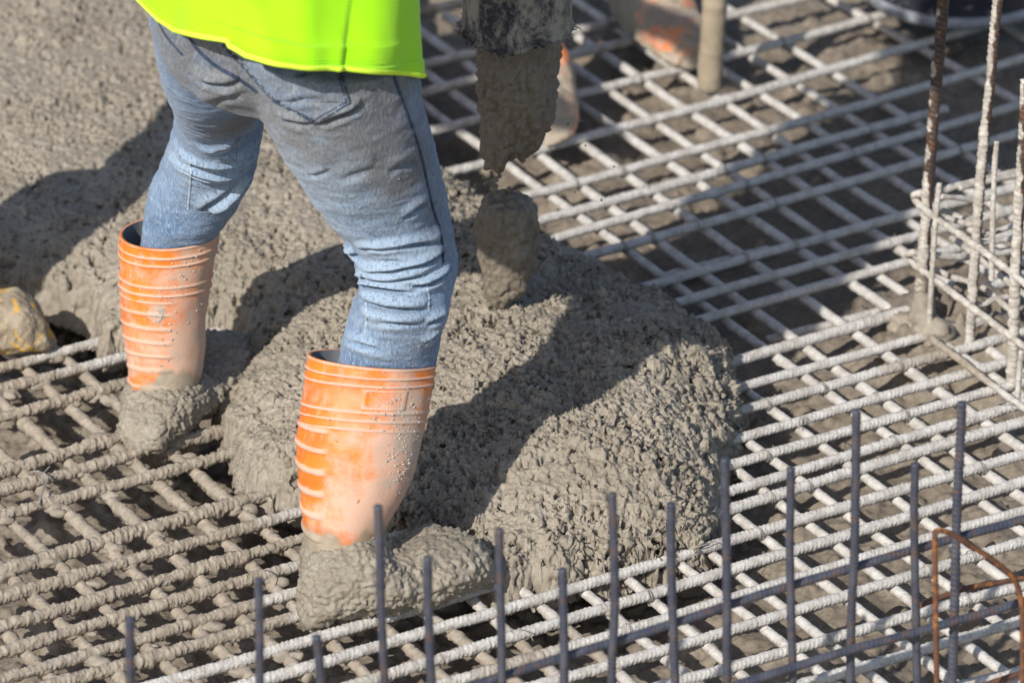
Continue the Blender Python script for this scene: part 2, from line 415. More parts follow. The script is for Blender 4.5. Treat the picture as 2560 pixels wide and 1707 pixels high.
def a_(*chunks, mud=0.0, d=1.0, crust=1.0, ext=(0, 0)):
    p = [q for c in chunks for q in c]; p.sort(key=lambda q: q[0])
    (x0, y0), (x1, y1) = p[0], p[-1]; sl = (y1-y0)/(x1-x0)
    if ext[0]: p.insert(0, (x0-ext[0], y0-sl*ext[0]))
    if ext[1]: p.append((x1+ext[1], y1+sl*ext[1]))
    q = np.array(p); k = 1 if len(p) < 4 else (2 if len(p) < 8 else 3); m = q[:, 0].mean(); sc = np.ptp(q[:, 0])
    cf = np.polyfit((q[:, 0]-m)/sc, q[:, 1], k); xs = np.linspace(q[0, 0], q[-1, 0], 14)
    p = [(x, float(np.polyval(cf, (x-m)/sc))) for x in xs]
    A.append((p, mud, d, crust))
a_(T('C4',(300,120),(720,35)), mud=.35, ext=(250,300))
a_(T('C4',(340,600),(880,480),(1920,245)), mud=.15, ext=(250,200))
a_(T('C4',(310,850),(850,730)), T('R1',(430,545),(1050,380),(1980,160),(2350,50)), T('R2',(330,-10)), mud=.05, ext=(250,150))
a_(T('C4',(410,1200),(880,1085)), T('R1',(520,880),(1160,720),(1690,610),(1950,540)), T('R2',(0,420),(390,310),(850,180)), mud=-.02, ext=(250,300))
a_(T('C4',(700,1530)), T('R1',(0,1430),(300,1370),(680,1270),(1200,1110),(1620,1020),(1900,930)), T('R2',(0,810),(180,750),(500,660),(1000,510),(1400,400),(1700,310),(2000,230)), ext=(250,160))
a_(T('R3',(0,250),(240,180),(600,110),(1100,10)), T('R1',(1700,1380),(2050,1290)), T('R2',(0,1210),(300,1120),(700,1000),(1000,910),(1450,800),(1820,680),(2350,540)), ext=(350,80))
a_(T('L1',(0,230),(400,150),(900,10)), T('R3',(230,450),(500,390),(850,300),(1200,190),(1500,120)), T('R2',(0,1450),(500,1320),(900,1200),(1250,1100),(1480,1040)), ext=(120,40))
a_(T('L1',(0,440),(150,410),(500,310),(1030,150)), T('R3',(420,600),(800,520),(1200,420),(1450,330),(1850,220)), T('R2',(100,1560),(500,1460),(900,1380),(1200,1280),(1450,1220),(1570,1180),(1960,1080),(2350,950)), ext=(120,60))
a_(T('L1',(0,700),(400,590),(700,520),(1160,390)), T('R3',(740,750),(1200,640),(1650,510),(1900,450)), T('R4',(0,330),(400,210),(750,110),(1050,50)), T('R2',(1440,1460),(1560,1430),(1920,1330)), ext=(120,120))
a_(T('L1',(0,1190),(530,1060),(1050,880)), T('R3',(1310,1030),(1600,980),(2000,860)), T('R4',(0,750),(300,660),(600,560),(900,500),(1200,420),(1380,380),(1990,400-170)), ext=(120,120))
a_(T('L1',(0,1370),(500,1210),(1000,1100),(1230,1060),(1660,930),(2080,800)), T('R3',(1540,1190),(1950,1090)), T('R4',(0,980),(450,850),(850,740),(1150,660),(1390,590)), ext=(120,300))
a_(T('L1',(130,1560),(700,1400),(1200,1270),(1700,1130),(2230,1030)), T('R3',(1780,1340),(2200,1230)), T('R4',(0,1200),(400,1080),(800,960),(1290,840)), mud=-.18, ext=(160,320))
a_(T('L2',(0,540),(500,410),(950,250),(1400,120),(1900,10)), T('R5',(2020,180)), T('R6',(0,110),(400,20)), T('R4',(600,1470),(900,1380),(1230,1290)), d=1.12, ext=(120,330))
a_(T('L2',(0,780),(400,660),(900,520),(1300,430),(1700,300),(2100,190)), T('R5',(2110,400)), T('R6',(0,350),(400,240),(640,170),(1000,80),(1300,0)), ext=(120,330))
a_(T('L2',(0,1060),(500,920),(900,800),(1300,660),(1800,530),(2200,430)), T('L3',(440,230)), T('R5',(2080,640)), T('R6',(0,560),(400,450),(800,330),(1200,220),(1640,110)), ext=(120,220))
a_(T('L2',(0,1280),(400,1180),(900,1030),(1300,890),(1700,790),(2000,700)), T('L3',(0,580),(440,480)), T('R5',(1960,920)), T('R6',(0,820),(300,730),(800,580),(1200,460),(1550,360),(1880,280),(2200,190)), ext=(120,100))
a_(T('L2',(0,1540),(400,1430),(800,1330),(1200,1180),(1600,1060)), T('L3',(0,840),(400,730)), T('R5',(2010,1120)), T('R6',(0,1040),(500,900),(800,810),(1200,670),(1700,540),(2090,450)), mud=-.33, ext=(120,140))
a_(T('L2',(450,1560),(900,1490),(1250,1400),(1700,1290)), T('L3',(0,1010),(400,920)), T('R5',(2020,1360)), T('R6',(0,1270),(250,1190),(700,1060),(1100,950),(1500,820),(1720,740),(2250,590)), mud=.12, ext=(160,80))
a_(T('L2',(1400,1568),(1800,1450),(2200,1350)), T('L3',(60,1320),(500,1180),(660,1150)), T('R7',(250,520),(600,420),(1280,220)), T('R6',(0,1420),(250,1350),(700,1220),(900,1150),(1300,1040),(1700,930),(2350,730)), mud=-.55, d=1.08, ext=(180,60))
a_(T('L3',(80,1520),(640,1400),(950,1270),(1240,1200),(1650,1070),(2000,960)), T('R7',(0,860),(500,720),(800,630),(1000,570),(1450,430),(1900,290)), T('R8',(0,150),(300,80)), T('R6',(660,1530),(1300,1340),(1700,1240),(2350,1040)), mud=-.30, d=1.05, ext=(160,60))
a_(T('L3',(1230,1490),(1660,1345)), T('R7',(0,1130),(450,1010),(900,870),(1200,770),(1500,680),(1950,540)), T('R8',(0,440),(300,340),(750,200),(1250,60)), T('R6',(1750,1440),(2350,1290)), mud=-.25, d=1.05, ext=(200,60))
a_(T('L3',(1700,1560)), T('R7',(0,1400),(400,1280),(700,1190),(900,1130),(1200,1040),(1450,960),(1900,830)), T('R8',(0,690),(200,620),(700,480),(1200,320),(1500,220),(1780,140),(2350,0)), mud=-.1, ext=(200,60))
a_(T('R7',(300,1540),(560,1500),(880,1430),(1200,1340),(1500,1240),(1900,1100)), T('R8',(0,970),(500,830),(800,760),(1000,680),(1500,510),(1900,400),(2350,270)), mud=-.08, ext=(200,60))
a_(T('R7',(1570,1530),(2350,1330)), T('R8',(0,1340),(500,1190),(900,1060),(1300,950),(1700,830),(2250,700)), ext=(300,100))
a_(T('R8',(300,1560),(700,1470),(1100,1370),(1500,1230),(1800,1160),(2290,990)), mud=.22, ext=(300,100))
a_(T('R8',(1500,1660),(1900,1568),(2200,1490)), mud=.2, ext=(300,160))
BAR_R = .0063
ENDL = {0: 'muddy', 3: 'clumpy white', 12: 'thick white ribbed', 16: 'half white half muddy', 18: 'clean white ribbed', 11: 'pale grey'}
Z_A = 0.0
for i, (p, mud, d, crust) in enumerate(A):
    pts = [at(x, y, Z_A) for x, y in p]
    o = rebar('rebar', pts, BAR_R*d, M_BAR, 100+i, mud+(.0 if abs(mud) > .15 else random.uniform(-.1, .16)), crust, 1.0, .0016, 18)
    adj = ENDL.get(i, 'mud-caked' if mud > .1 else 'cement-coated')
    tag(o, f'{adj} mat bar sloping up rightward, {ORD[i]} such bar counted from the top', 'rebar', 'long parallel bars of the rebar mat')

B = [((82,1650),(131,1697)), ((33,1449),(261,1658)), ((63,1337),(428,1675)), ((114,1235),(615,1683)), ((16,1015),(613,1552)),
     ((68,927),(577,1367),(825,1604)), ((169,903),(490,1183),(983,1588)), ((1127,1580),(1226,1655)), ((1198,1514),(1386,1683)),
     ((1367,1528),(1566,1697)), ((1481,1495),(1688,1667)), ((1580,1457),(1792,1637)), ((1642,1367),(1947,1601)), ((1795,1397),(2195,1699)),
     ((1860,1304),(2361,1688)), ((1900,1220),(2470,1650)), ((1879,1115),(2446,1517)), ((1871,982),(2489,1432)), ((1055,262),(1852,830),(2323,1162)),
     ((1042,168),(1909,795),(2465,1181)), ((1044,75),(1904,672),(2530,1104)), ((1443,259),(2233,778)), ((1424,161),(2285,748)), ((1416,76),(2274,642)),
     ((1432,0),(2072,432),(2345,600)), ((1806,177),(2293,487),(2400,555)), ((1716,41),(2293,400),(2400,465)), ((1860,49),(2432,398)), ((2083,3),(2546,253)), ((2514,65),(2560,95))]
for i, p in enumerate(B):
    p = list(p); (x0, y0), (x1, y1) = p[0], p[-1]; sl = (y1-y0)/(x1-x0)
    e = 330 if i > 7 else 160
    p = [(x0-e, y0-sl*e)]+p+[(x1+e, y1+sl*e)]
    pts = [at(x, y, -.0125) for x, y in p]
    o = rebar('cross_rebar', pts, BAR_R*(1.12 if i in (19, 20, 21, 23) else 1.0), M_BAR, 300+i, (.12 if i in (18, 8, 9, 10) else (-.1 if i > 18 else .05)), 1.0, .5, .0028, 10)
    tag(o, f'cross bar under the mat running down rightward, {ORD[i]} counted from the lower left corner', 'rebar', 'cross bars under the rebar mat')
# bars of the lower layer, glimpsed deeper down
for i, (p, z) in enumerate([(T('R4',(0,1556),(250,1490),(700,1380),(1290,1215)), -.035), (T('R3',(1400,975),(2350,730)), -.03)]):
    o = rebar('lower_rebar', [at(x, y, z) for x, y in p], BAR_R, M_BAR, 400+i, .1, 1., 1., .002)
    tag(o, ['short lower bar glimpsed beneath the mat just left of the cage foot', 'lower bar doubled close under the mat behind the pile edge'][i], 'rebar')

# mud clods that cling to the crossings on the dirty side
def blob(c, r, rng, sub=3):
    bm = bmesh.new(); bmesh.ops.create_icosphere(bm, subdivisions=sub, radius=1)
    V = np.array([v.co for v in bm.verts]); F = np.array([[v.index for v in f.verts] for f in bm.faces]); bm.free()
    V = V*np.array(r)
    P = V+np.asarray(c); nz = fbm(P, 45, 3, .6, 21)+.5*fbm(P, 180, 2, .6, 22)
    L = np.linalg.norm(V, axis=1)[:, None]; return np.asarray(c)+V*(1+.55*nz[:, None]), F
rng = np.random.default_rng(11)
parts = []
def isect(p, q):
    best = None
    for i in range(len(p)-1):
        for j in range(len(q)-1):
            a, b = np.array(p[i]), np.array(p[i+1]); c, d = np.array(q[j]), np.array(q[j+1])
            M = np.array([b-a, c-d]).T
            if abs(np.linalg.det(M)) < 1e-6: continue
            u = np.linalg.solve(M, c-a)
            if -.01 <= u[0] <= 1.01 and -.01 <= u[1] <= 1.01: best = a+(b-a)*u[0]
    return best
for p, *_ in A:
    for q in B[:12]:
        q = list(q); (x0, y0), (x1, y1) = q[0], q[-1]; sl = (y1-y0)/(x1-x0)
        q = [(x0-120, y0-sl*120)]+q+[(x1+150, y1+sl*150)]
        h = isect(p, q)
        if h is None or h[0] > 1700: continue
        dens = .95 if h[0] < 700 else .5
        if rng.uniform() > dens: continue
        c = at(h[0], h[1], -.006)+np.array([rng.uniform(-.01, .01), rng.uniform(-.012, .004), 0])
        s = rng.uniform(.4, 1.0)*(1 if h[0] < 700 else .6)
        parts.append(blob(c, (.019*s, .017*s, .010*s), rng))
        if rng.uniform() < .5 and h[0] < 700:
            c2 = c+np.array([rng.uniform(.01, .03), rng.uniform(-.02, .01), -.002]); parts.append(blob(c2, (.016*s, .009*s, .008*s), rng))
V, F = fill_tris(parts)
tag(put('mud_clods', mesh_np('mud_clods', V, F), M_MUDDY), 'lumps of mud clinging to the bar crossings at lower left', 'mud', None, 'stuff')

# ------------------------------------------------------------------ the concrete pile
OUT = [(-260, 560, 0), (-120, 700, 0), (60, 742, .0), (135, 752, 0), (205, 778, 0), (248, 830, 0), (272, 872, 0), (330, 868, 0), (440, 842, 0), (540, 818, 0), (622, 838, 0), (610, 920, 0), (566, 985, 0), (560, 1070, 0),
       (590, 1130, 0), (606, 1215, 0), (660, 1240, 0), (760, 1262, 0), (900, 1300, 0), (1010, 1345, 0), (1150, 1390, 0), (1235, 1470, 0), (1330, 1452, 0), (1400, 1462, 0), (1450, 1432, 0), (1520, 1440, 0), (1590, 1412, 0), (1650, 1410, 0), (1690, 1385, 0),
       (1740, 1392, 0), (1775, 1345, 0), (1790, 1290, 0), (1800, 1225, 0), (1798, 1150, .01), (1815, 1090, .02), (1852, 1040, .02), (1858, 985, .025), (1840, 930, .03), (1822, 870, .035), (1815, 835, .04), (1770, 795, .045),
       (1690, 742, .045), (1634, 716, .05), (1580, 690, .05), (1511, 645, .05), (1471, 622, .05), (1411, 600, .05), (1350, 560, .05), (1200, 475, .04), (1091, 425, .03), (1040, 340, .03), (985, 210, .03), (940, 60, .03), (920, -150, .03), (900, -420, .03),
       (200, -420, .03), (-420, -420, .03), (-420, 300, .03)]
def build_pile():
    poly = np.array([at(x, y, z)[:2] for x, y, z in OUT])
    h = .0016; xs = np.arange(-1.2, .47, h); ys = np.arange(5.95, 8.45, h)
    X, Y = np.meshgrid(xs, ys); Q = np.stack([X.ravel(), Y.ravel()], 1)
    P3 = np.concatenate([Q, np.zeros((len(Q), 1))], 1)
    wob = .017*np.stack([fbm(P3, 20, 3, .65, 51), fbm(P3, 20, 3, .65, 52)], 1)
    Qw = Q+wob
    dist = np.full(len(Q), 9.); inside = np.zeros(len(Q), dtype=bool)
    for k in range(len(poly)):
        a, b = poly[k], poly[(k+1) % len(poly)]; ab = b-a
        u = np.clip(((Qw-a)@ab)/(ab@ab), 0, 1); dd = Qw-(a+u[:, None]*ab); dist = np.minimum(dist, np.hypot(dd[:, 0], dd[:, 1]))
        c = (a[1] > Qw[:, 1]) != (b[1] > Qw[:, 1])
        xi = a[0]+(Qw[:, 1]-a[1])/(ab[1] if abs(ab[1]) > 1e-9 else 1e-9)*ab[0]
        inside ^= c & (Qw[:, 0] < xi)
    sd = np.where(inside, dist, -dist)
    d = np.clip(sd+.012, 0, None)
    _, fy0 = project(P3); wd = .022+.040*smooth(1180, 1380, fy0)
    H = .048*(1-np.exp(-d/wd))+.045*(1-np.exp(-d/.16))
    Z = -.036+.036*smooth(0, .02, d)+H
    # crest towards the right where the hose has just been; low saddle next to the boots
    def g(px, py, r, a, e=1.):
        c = at(px, py, .05); return a*np.exp(-((Q[:, 0]-c[0])**2+((Q[:, 1]-c[1])*e)**2)/r**2)
    Z = Z+g(1500, 1000, .25, .035)*smooth(0, .12, d)+g(1230, 760, .16, .02)-g(520, 930, .16, .015)*smooth(0, .05, d)+g(760, 700, .3, .015)*smooth(0, .1, d)
    P3[:, 2] = Z
    Z = Z+.016*fbm(P3, 6, 2, .5, 61)*smooth(0, .08, d)
    Zg = Z.reshape(X.shape)
    # how freshly dumped (rough) the concrete is: rough on the right, worked smoother at upper left
    fx, fy = project(P3); rough = (.48+.56*smooth(600, 1250, fx+.25*(fy-500))).reshape(X.shape)
    rng = np.random.default_rng(8); bb = np.zeros_like(Zg)
    bump_stamp(bb, 0, 0, h, 46000, .0022, .0052, .95, rng); bump_stamp(bb, 0, 0, h, 520, .010, .021, .42, rng)
    pits = np.zeros_like(Zg); bump_stamp(pits, 0, 0, h, 15000, .0026, .0068, -1.35, rng); 
    stn = np.zeros_like(Zg); bump_stamp(stn, 0, 0, h, 420, .007, .017, .62, rng); Zg = Zg+np.minimum(stn, .011)*(.3+.7*rough)
    patch = (.3+.8*smooth(-.3, .25, fbm(P3, 9, 3, .6, 95))).reshape(X.shape)
    Zg = Zg+np.minimum(bb, .016)*(.4+.6*rough)*patch+np.clip(pits, -.014, 0)*(.7+.3*rough)
    V = np.stack([X, Y, Zg], -1).reshape(-1, 3)
    ny, nx = X.shape; F = grid_faces(ny, nx, False); keep = (sd > -.011)
    F = F[keep[F].all(1)]
    used = np.unique(F); mp = np.full(len(V), -1); mp[used] = np.arange(len(used)); V = V[used]; F = mp[F]
    me = mesh_np('concrete_pile', V, F); N = normals(me); R = rough.ravel()[used]; sdu = sd[used]
    amp = R*(1+.4*smooth(.06, .0, sdu))*(.5+.75*smooth(-.35, .3, fbm(V, 11, 3, .55, 91)))
    n1 = fbm(V, 38, 2, .5, 71); n2 = fbm(V, 95, 2, .6, 72); n3 = fbm(V, 210, 2, .6, 73)
    gr = .0010*vnoise(V, 150, 82)+.0026*np.abs(vnoise(V, 250, 83))*2+.0026*np.abs(vnoise(V, 420, 84))*2
    disp = amp*(.0052*n1+.0016*n2+gr-.003)-amp*.018*np.clip(vnoise(V, 75, 76)-.45, 0, 1)*2-amp*.014*np.clip(vnoise(V, 140, 77)-.48, 0, 1)*2
    disp = disp-.0022*np.clip(-n2-.18, 0, 1)*amp*2
    setco(me, V+N*disp[:, None])
    o = put('concrete_pile', me, M_PILE, None, (-.3, 6.9, 0))
    tag(o, 'broad pile of fresh lumpy wet concrete poured over the rebar mat', 'concrete')
    return me
PILE = build_pile()

# ------------------------------------------------------------------ lofts defined by left/right outline points and a distance
def stations(st, n=None):
    """(xl, yl, xr, yr, Y, depth ratio) -> centres, side vectors (half width), depth vectors"""
    C, U, W = [], [], []
    for xl, yl, xr, yr, Y, k in st:
        Lp, Rp = atY(xl, yl, Y), atY(xr, yr, Y); C.append((Lp+Rp)/2); U.append((Rp-Lp)/2)
    C = np.array(C); U = np.array(U); K = np.array([s[5] for s in st])
    if n: C, U, K = catmull(C, n), catmull(U, n), np.interp(np.linspace(0, len(K)-1, n), np.arange(len(K)), K)
    t = np.gradient(C, axis=0); t /= np.linalg.norm(t, axis=1)[:, None]
    W = np.cross(U, t); l = np.linalg.norm(W, axis=1)[:, None]; a = np.linalg.norm(U, axis=1)[:, None]
    W = W/l*a*K[:, None]
    W = np.where((W[:, 1:2] > 0), -W, W)       # depth vector points to the camera side
    return C, U, W, t
def loft(st, n=60, seg=64, power=1.0, cap=True):
    C, U, W, t = stations(st, n); th = np.linspace(0, 2*math.pi, seg, endpoint=False)
    c, s = np.cos(th), np.sin(th)
    if power != 1: c = np.sign(c)*np.abs(c)**power; s = np.sign(s)*np.abs(s)**power
    V = (C[:, None]+c[None, :, None]*U[:, None]+s[None, :, None]*W[:, None]).reshape(-1, 3); F = grid_faces(n, seg)
    if cap:
        k = len(V); V = np.concatenate([V, C[:1], C[-1:]]); j = np.arange(seg); j2 = (j+1) % seg; e = (n-1)*seg
        F = np.concatenate([F, np.stack([j2, j, np.full(seg, k), np.full(seg, k)], 1), np.stack([e+j, e+j2, np.full(seg, k+1), np.full(seg, k+1)], 1)])
    return V, F
def remeshed(parts, voxel, it=6):
    V, F = fill_tris(parts); me = mk('tmp', V, F)
    bm = bmesh.new(); bm.from_mesh(me); bmesh.ops.recalc_face_normals(bm, faces=bm.faces); bm.to_mesh(me); bm.free()
    return evaluated(me, [('REMESH', dict(mode='VOXEL', voxel_size=voxel)), ('SMOOTH', dict(factor=.5, iterations=it))])

# ------------------------------------------------------------------ the worker with the orange boots
FRONT_LEG = [(560,60,1036,120,6.06,.86), (640,250,1062,270,6.08,.92), (722,380,1090,395,6.11,.98), (795,495,1118,505,6.14,1.0), (852,575,1138,590,6.15,1.0),
             (893,690,1142,680,6.15,1.02), (884,750,1126,742,6.14,1.02), (858,835,1106,828,6.152,.92), (846,900,1090,910,6.156,.80), (846,960,1070,970,6.152,.70), (850,1040,1030,1050,6.14,.70)]
BACK_LEG = [(372,20,700,60,6.14,.9), (404,125,668,215,6.26,.95), (438,245,655,300,6.42,1.0), (428,335,648,390,6.52,1.0), (394,430,624,455,6.57,1.0),
            (366,512,592,510,6.595,1.0), (354,600,548,575,6.61,.88), (345,690,518,680,6.61,.78), (345,760,500,760,6.605,.75)]
PELVIS = [(440,-330,975,-300,6.10,.58), (405,-180,1005,-140,6.095,.64), (378,-30,1022,20,6.095,.68), (392,90,1030,130,6.11,.66), (470,190,1016,215,6.13,.58)]
def build_jeans():
    me = remeshed([loft(FRONT_LEG, 60, 56), loft(BACK_LEG, 60, 56), loft(PELVIS, 40, 72, .9)], .0042, 14)
    me = evaluated(me, [('SUBSURF', dict(levels=1, render_levels=1))])
    V = coords(me); N = normals(me)
    tris = [tuple(p.vertices) for p in me.polygons]
    bvh = BVHTree.FromPolygons([Vector(v) for v in V], tris)
    def hit(x, y):
        d = Vector(ray(x, y)).normalized(); r = bvh.ray_cast(Vector(CP), d)
        return np.array(r[0]) if r[0] is not None else None
    def curve(pts, step=.004):
        h = [hit(x, y) for x, y in pts]; h = [q for q in h if q is not None]
        return resample(h, step)[0] if len(h) > 1 else None
    disp = np.zeros(len(V))
    disp += .0028*fbm(V, 14, 3, .5, 5)+.0026*fbm(V*np.array([.6, .6, 1.5]), 40, 3, .5, 6)
    N5 = lambda *p: [(300+x/2.94, y/2.94) for x, y in p]
    N6 = lambda *p: [(700+x/2.8, 400+y/2.8) for x, y in p]
    folds = [(N6((560,625),(640,610),(900,590),(1130,568)), .006, .006), (N6((545,740),(800,752),(1000,712),(1150,640)), .009, .006), (N6((700,690),(830,700),(950,685)), .003, .006),
             (N6((560,810),(640,822),(900,820),(1050,790)), .005, .005), (N6((560,870),(650,890),(800,915),(950,935)), .006, .005), (N6((920,890),(1060,850),(1200,735)), .008, .006),
             (N6((560,985),(690,1030),(850,1052),(1050,1040),(1200,960)), .008, .007), (N6((550,1095),(800,1140),(1000,1150)), .004, .006), (N6((450,1240),(600,1300),(720,1335)), .004, .006),
             (N6((860,430),(960,350),(1060,290)), .004, .008), (N6((1020,1160),(1080,1120),(1150,1080)), .006, .006), (N6((1000,1290),(1060,1240),(1110,1200)), .005, .006), (N6((740,960),(790,1010)), .003, .005),
             (N6((455,575),(500,640),(555,665)), .008, .006), (N6((520,790),(560,800),(620,805)), .007, .005), (N6((530,870),(560,890),(620,900)), .005, .005),
             (N5((500,540),(640,598),(780,612),(900,590)), .008, .008), (N5((560,1075),(700,1102),(800,1060),(900,990)), .007, .007), (N5((410,1070),(560,1180),(720,1215),(900,1192),(1000,1130)), .009, .007),
             (N5((360,1130),(480,1225),(650,1293),(800,1302),(960,1245)), .009, .007), (N5((680,1160),(800,1150),(960,1080)), .006, .006), (N5((980,1260),(880,1390),(720,1568)), .011, .010), (N5((860,1350),(700,1470),(600,1568)), .005, .008),
             (N5((640,760),(760,730),(900,690)), .003, .01), (N5((1130,850),(1280,895),(1430,912)), .006, .007), (N5((1440,915),(1600,850),(1790,765)), .008, .007), (N5((1240,770),(1340,730),(1500,735)), .004, .007), (N5((1250,600),(1350,540),(1450,500)), .005, .008),
             (N5((1600,1330),(1750,1280),(1900,1240)), .002, .01), (N5((820,1150),(900,1120),(1000,1050)), .006, .007),(N5((1380,1290),(1500,1270),(1560,1240)), .002, .006), (N5((1960,1280),(2080,1220),(2200,1180)), .003, .01)]
    for pts, amp, w in folds:
        c = curve(pts)
        if c is None: continue
        lo, hi = c.min(0)-.05, c.max(0)+.05
        idx = np.where(((V > lo) & (V < hi)).all(1))[0]
        if len(idx) == 0: continue
        D = np.linalg.norm(V[idx][:, None]-c[None], axis=2); k = D.argmin(1); d = D.min(1)
        e = np.clip(np.minimum(k, len(c)-1-k)/(.28*len(c)+1), 0, 1); e = e*(2-e)
        above = (V[idx]-c[k])[:, 2] > 0
        disp[idx] += 2.1*e*amp*(-.75*np.exp(-(d/(w*.55))**2)+np.where(above, .55, .30)*np.exp(-((d-w*1.25)/w)**2))
    Vn = V+N*disp[:, None]
    # pale wear and brown soiling, with painted shade on inner thigh, seat and hip
    def g(px, py, r):
        c = hit(px, py); return np.exp(-(np.linalg.norm(V-c, axis=1)/r)**2) if c is not None else 0
    dirt_shade = 1.1*g(545, 270, .075)+1.2*g(605, 310, .06)+.95*g(470, 110, .10)+.9*g(560, 150, .1)+.7*g(800, 200, .09)+.75*g(1010, 410, .05)+.85*g(985, 440, .035)+.7*g(930, 210, .12)+.55*g(760, 250, .1)+.5*g(1060, 450, .05)+.6*g(1095, 520, .04)+.35*g(850, 330, .12)+.45*g(1110, 620, .035)+.3*g(1040, 850, .04)  # includes the vest's shadow on seat and hip, put into the colour
    dirt_shade = np.clip(.8*dirt_shade+.10*(fbm(V, 10, 3, .5, 9)+.1), 0, 1)
    fade = np.clip(.85*g(840, 340, .14)+.8*g(930, 560, .10)+.6*g(960, 820, .09)+.5*g(470, 450, .09)+.5*g(780, 420, .08)+.2, 0, 1)
    pale = np.clip(g(800, 240, .05)+.8*g(900, 340, .05)+.5*g(770, 290, .05)+.1, 0, 1)
    setco(me, Vn); fade = np.clip(fade+.55*np.clip(disp/.0045, -.5, 1)+.25*fbm(V, 22, 3, .6, 44), 0, 1.25); dirt_shade = np.clip(dirt_shade+.25*np.clip(-disp/.005, 0, 1), 0, 1)
    attr(me, 'dirt_shade', dirt_shade); attr(me, 'fade', fade); attr(me, 'pale', pale)
    bvh2 = BVHTree.FromPolygons([Vector(v) for v in Vn], tris)
    return me, bvh2
JE, JBVH = build_jeans()
def jhit(x, y, off=0.0):
    d = Vector(ray(x, y)).normalized(); r = JBVH.ray_cast(Vector(CP), d)
    return (np.array(r[0]+r[1]*off), np.array(r[1])) if r[0] is not None else (None, None)

heel = at(862, 1530, .006)
worker = empty('person', (float(heel[0]), float(heel[1]), 0))
tag(worker, 'worker in blue jeans, fluorescent yellow vest and orange rubber boots striding over the mat', 'person')

def skin_mesh(joints, edges, root=0, sub=1):
    me = bpy.data.meshes.new('sk'); me.from_pydata([j[:3] for j in joints], edges, [])
    o = bpy.data.objects.new('sk', me); COL.objects.link(o)
    m = o.modifiers.new('s', 'SKIN'); m.use_smooth_shade = True
    for i, j in enumerate(joints):
        d = me.skin_vertices[0].data[i]; d.radius = (j[3], j[4] if len(j) > 4 else j[3]); d.use_root = (i == root)
    ss = o.modifiers.new('u', 'SUBSURF'); ss.levels = sub; ss.render_levels = sub
    bpy.context.view_layer.update(); dg = bpy.context.evaluated_depsgraph_get()
    r = bpy.data.meshes.new_from_object(o.evaluated_get(dg), depsgraph=dg); bpy.data.objects.remove(o); bpy.data.meshes.remove(me)
    r.polygons.foreach_set('use_smooth', np.ones(len(r.polygons), dtype=bool)); return r
def body(pelvis, chest, neck, head, shoulders, elbows, hands, hips, knees, ankles, face):
    """one continuous skinned figure; every argument a world point"""
    J, E = [], []
    def add(p, r, par=None):
        J.append((float(p[0]), float(p[1]), float(p[2]), r)); i = len(J)-1
        if par is not None: E.append((par, i))
        return i
    pe = add(pelvis, .10); mid = add((np.asarray(pelvis)+chest)/2, .105, pe); ch = add(chest, .12, mid); nk = add(neck, .052, ch)
    hd = np.asarray(head); face = np.asarray(face, dtype=float); face = face/np.linalg.norm(face)
    h1 = add(hd-np.array([0, 0, .05])+face*.02, .066, nk); h2 = add(hd+np.array([0, 0, .03]), .085, h1); add(hd+np.array([0, 0, .10])-face*.01, .06, h2)
    add(hd+face*.115-np.array([0, 0, .015]), .013, h2)                       # nose
    for k in (0, 1):
        s = add(shoulders[k], .058, ch); e = add(elbows[k], .043, s); w = np.asarray(hands[k]); wi = add(w, .028, e)
        dr = w-np.asarray(elbows[k]); dr = dr/np.linalg.norm(dr); sd = np.cross(dr, (0, 0, 1.)); sd = sd/(np.linalg.norm(sd)+1e-6); dn = np.cross(sd, dr)
        pm = add(w+dr*.05, .030, wi)
        for q, (o, L) in enumerate([(-.03, .062), (-.01, .074), (.01, .07), (.03, .055)]):
            a = add(w+dr*.085+sd*o, .010, pm); b = add(w+dr*(.085+L*.5)+sd*o-dn*.015, .009, a); add(w+dr*(.085+L*.8)+sd*o-dn*.038, .008, b)
        t1 = add(w+dr*.045-sd*.042, .011, pm); add(w+dr*.08-sd*.052-dn*.02, .009, t1)
    for k in (0, 1):
        h = add(hips[k], .055, pe); kn = h
        for q in (knees[k] if isinstance(knees[k], list) else [knees[k]]): kn = add(q, .034, kn)
        add(ankles[k], .022, kn)
    return skin_mesh(J, E, 0, 1)
def hard_hat(c, parent, face):
    bm = bmesh.new(); bmesh.ops.create_uvsphere(bm, u_segments=32, v_segments=16, radius=1)
    bmesh.ops.delete(bm, geom=[v for v in bm.verts if v.co.z < -.02], context='VERTS')
    for v in bm.verts: v.co = Vector((v.co.x*.118, v.co.y*.142, v.co.z*.125))
    rim = [e for e in bm.edges if e.is_boundary]; r = bmesh.ops.extrude_edge_only(bm, edges=rim)
    for v in [g for g in r['geom'] if isinstance(g, bmesh.types.BMVert)]:
        v.co.x *= 1.16; v.co.y *= 1.2 if v.co.y < 0 else 1.08; v.co.z -= .008
    me = bpy.data.meshes.new('hard_hat'); bm.to_mesh(me); bm.free()
    me.transform(Matrix.Translation(Vector(c))@Matrix.Rotation(math.atan2(face[1], face[0])+math.pi/2, 4, 'Z'))
    me.polygons.foreach_set('use_smooth', np.ones(len(me.polygons), dtype=bool))
    return put('hard_hat', evaluated(me, [('SOLIDIFY', dict(thickness=.004))]), M_HAT, parent)

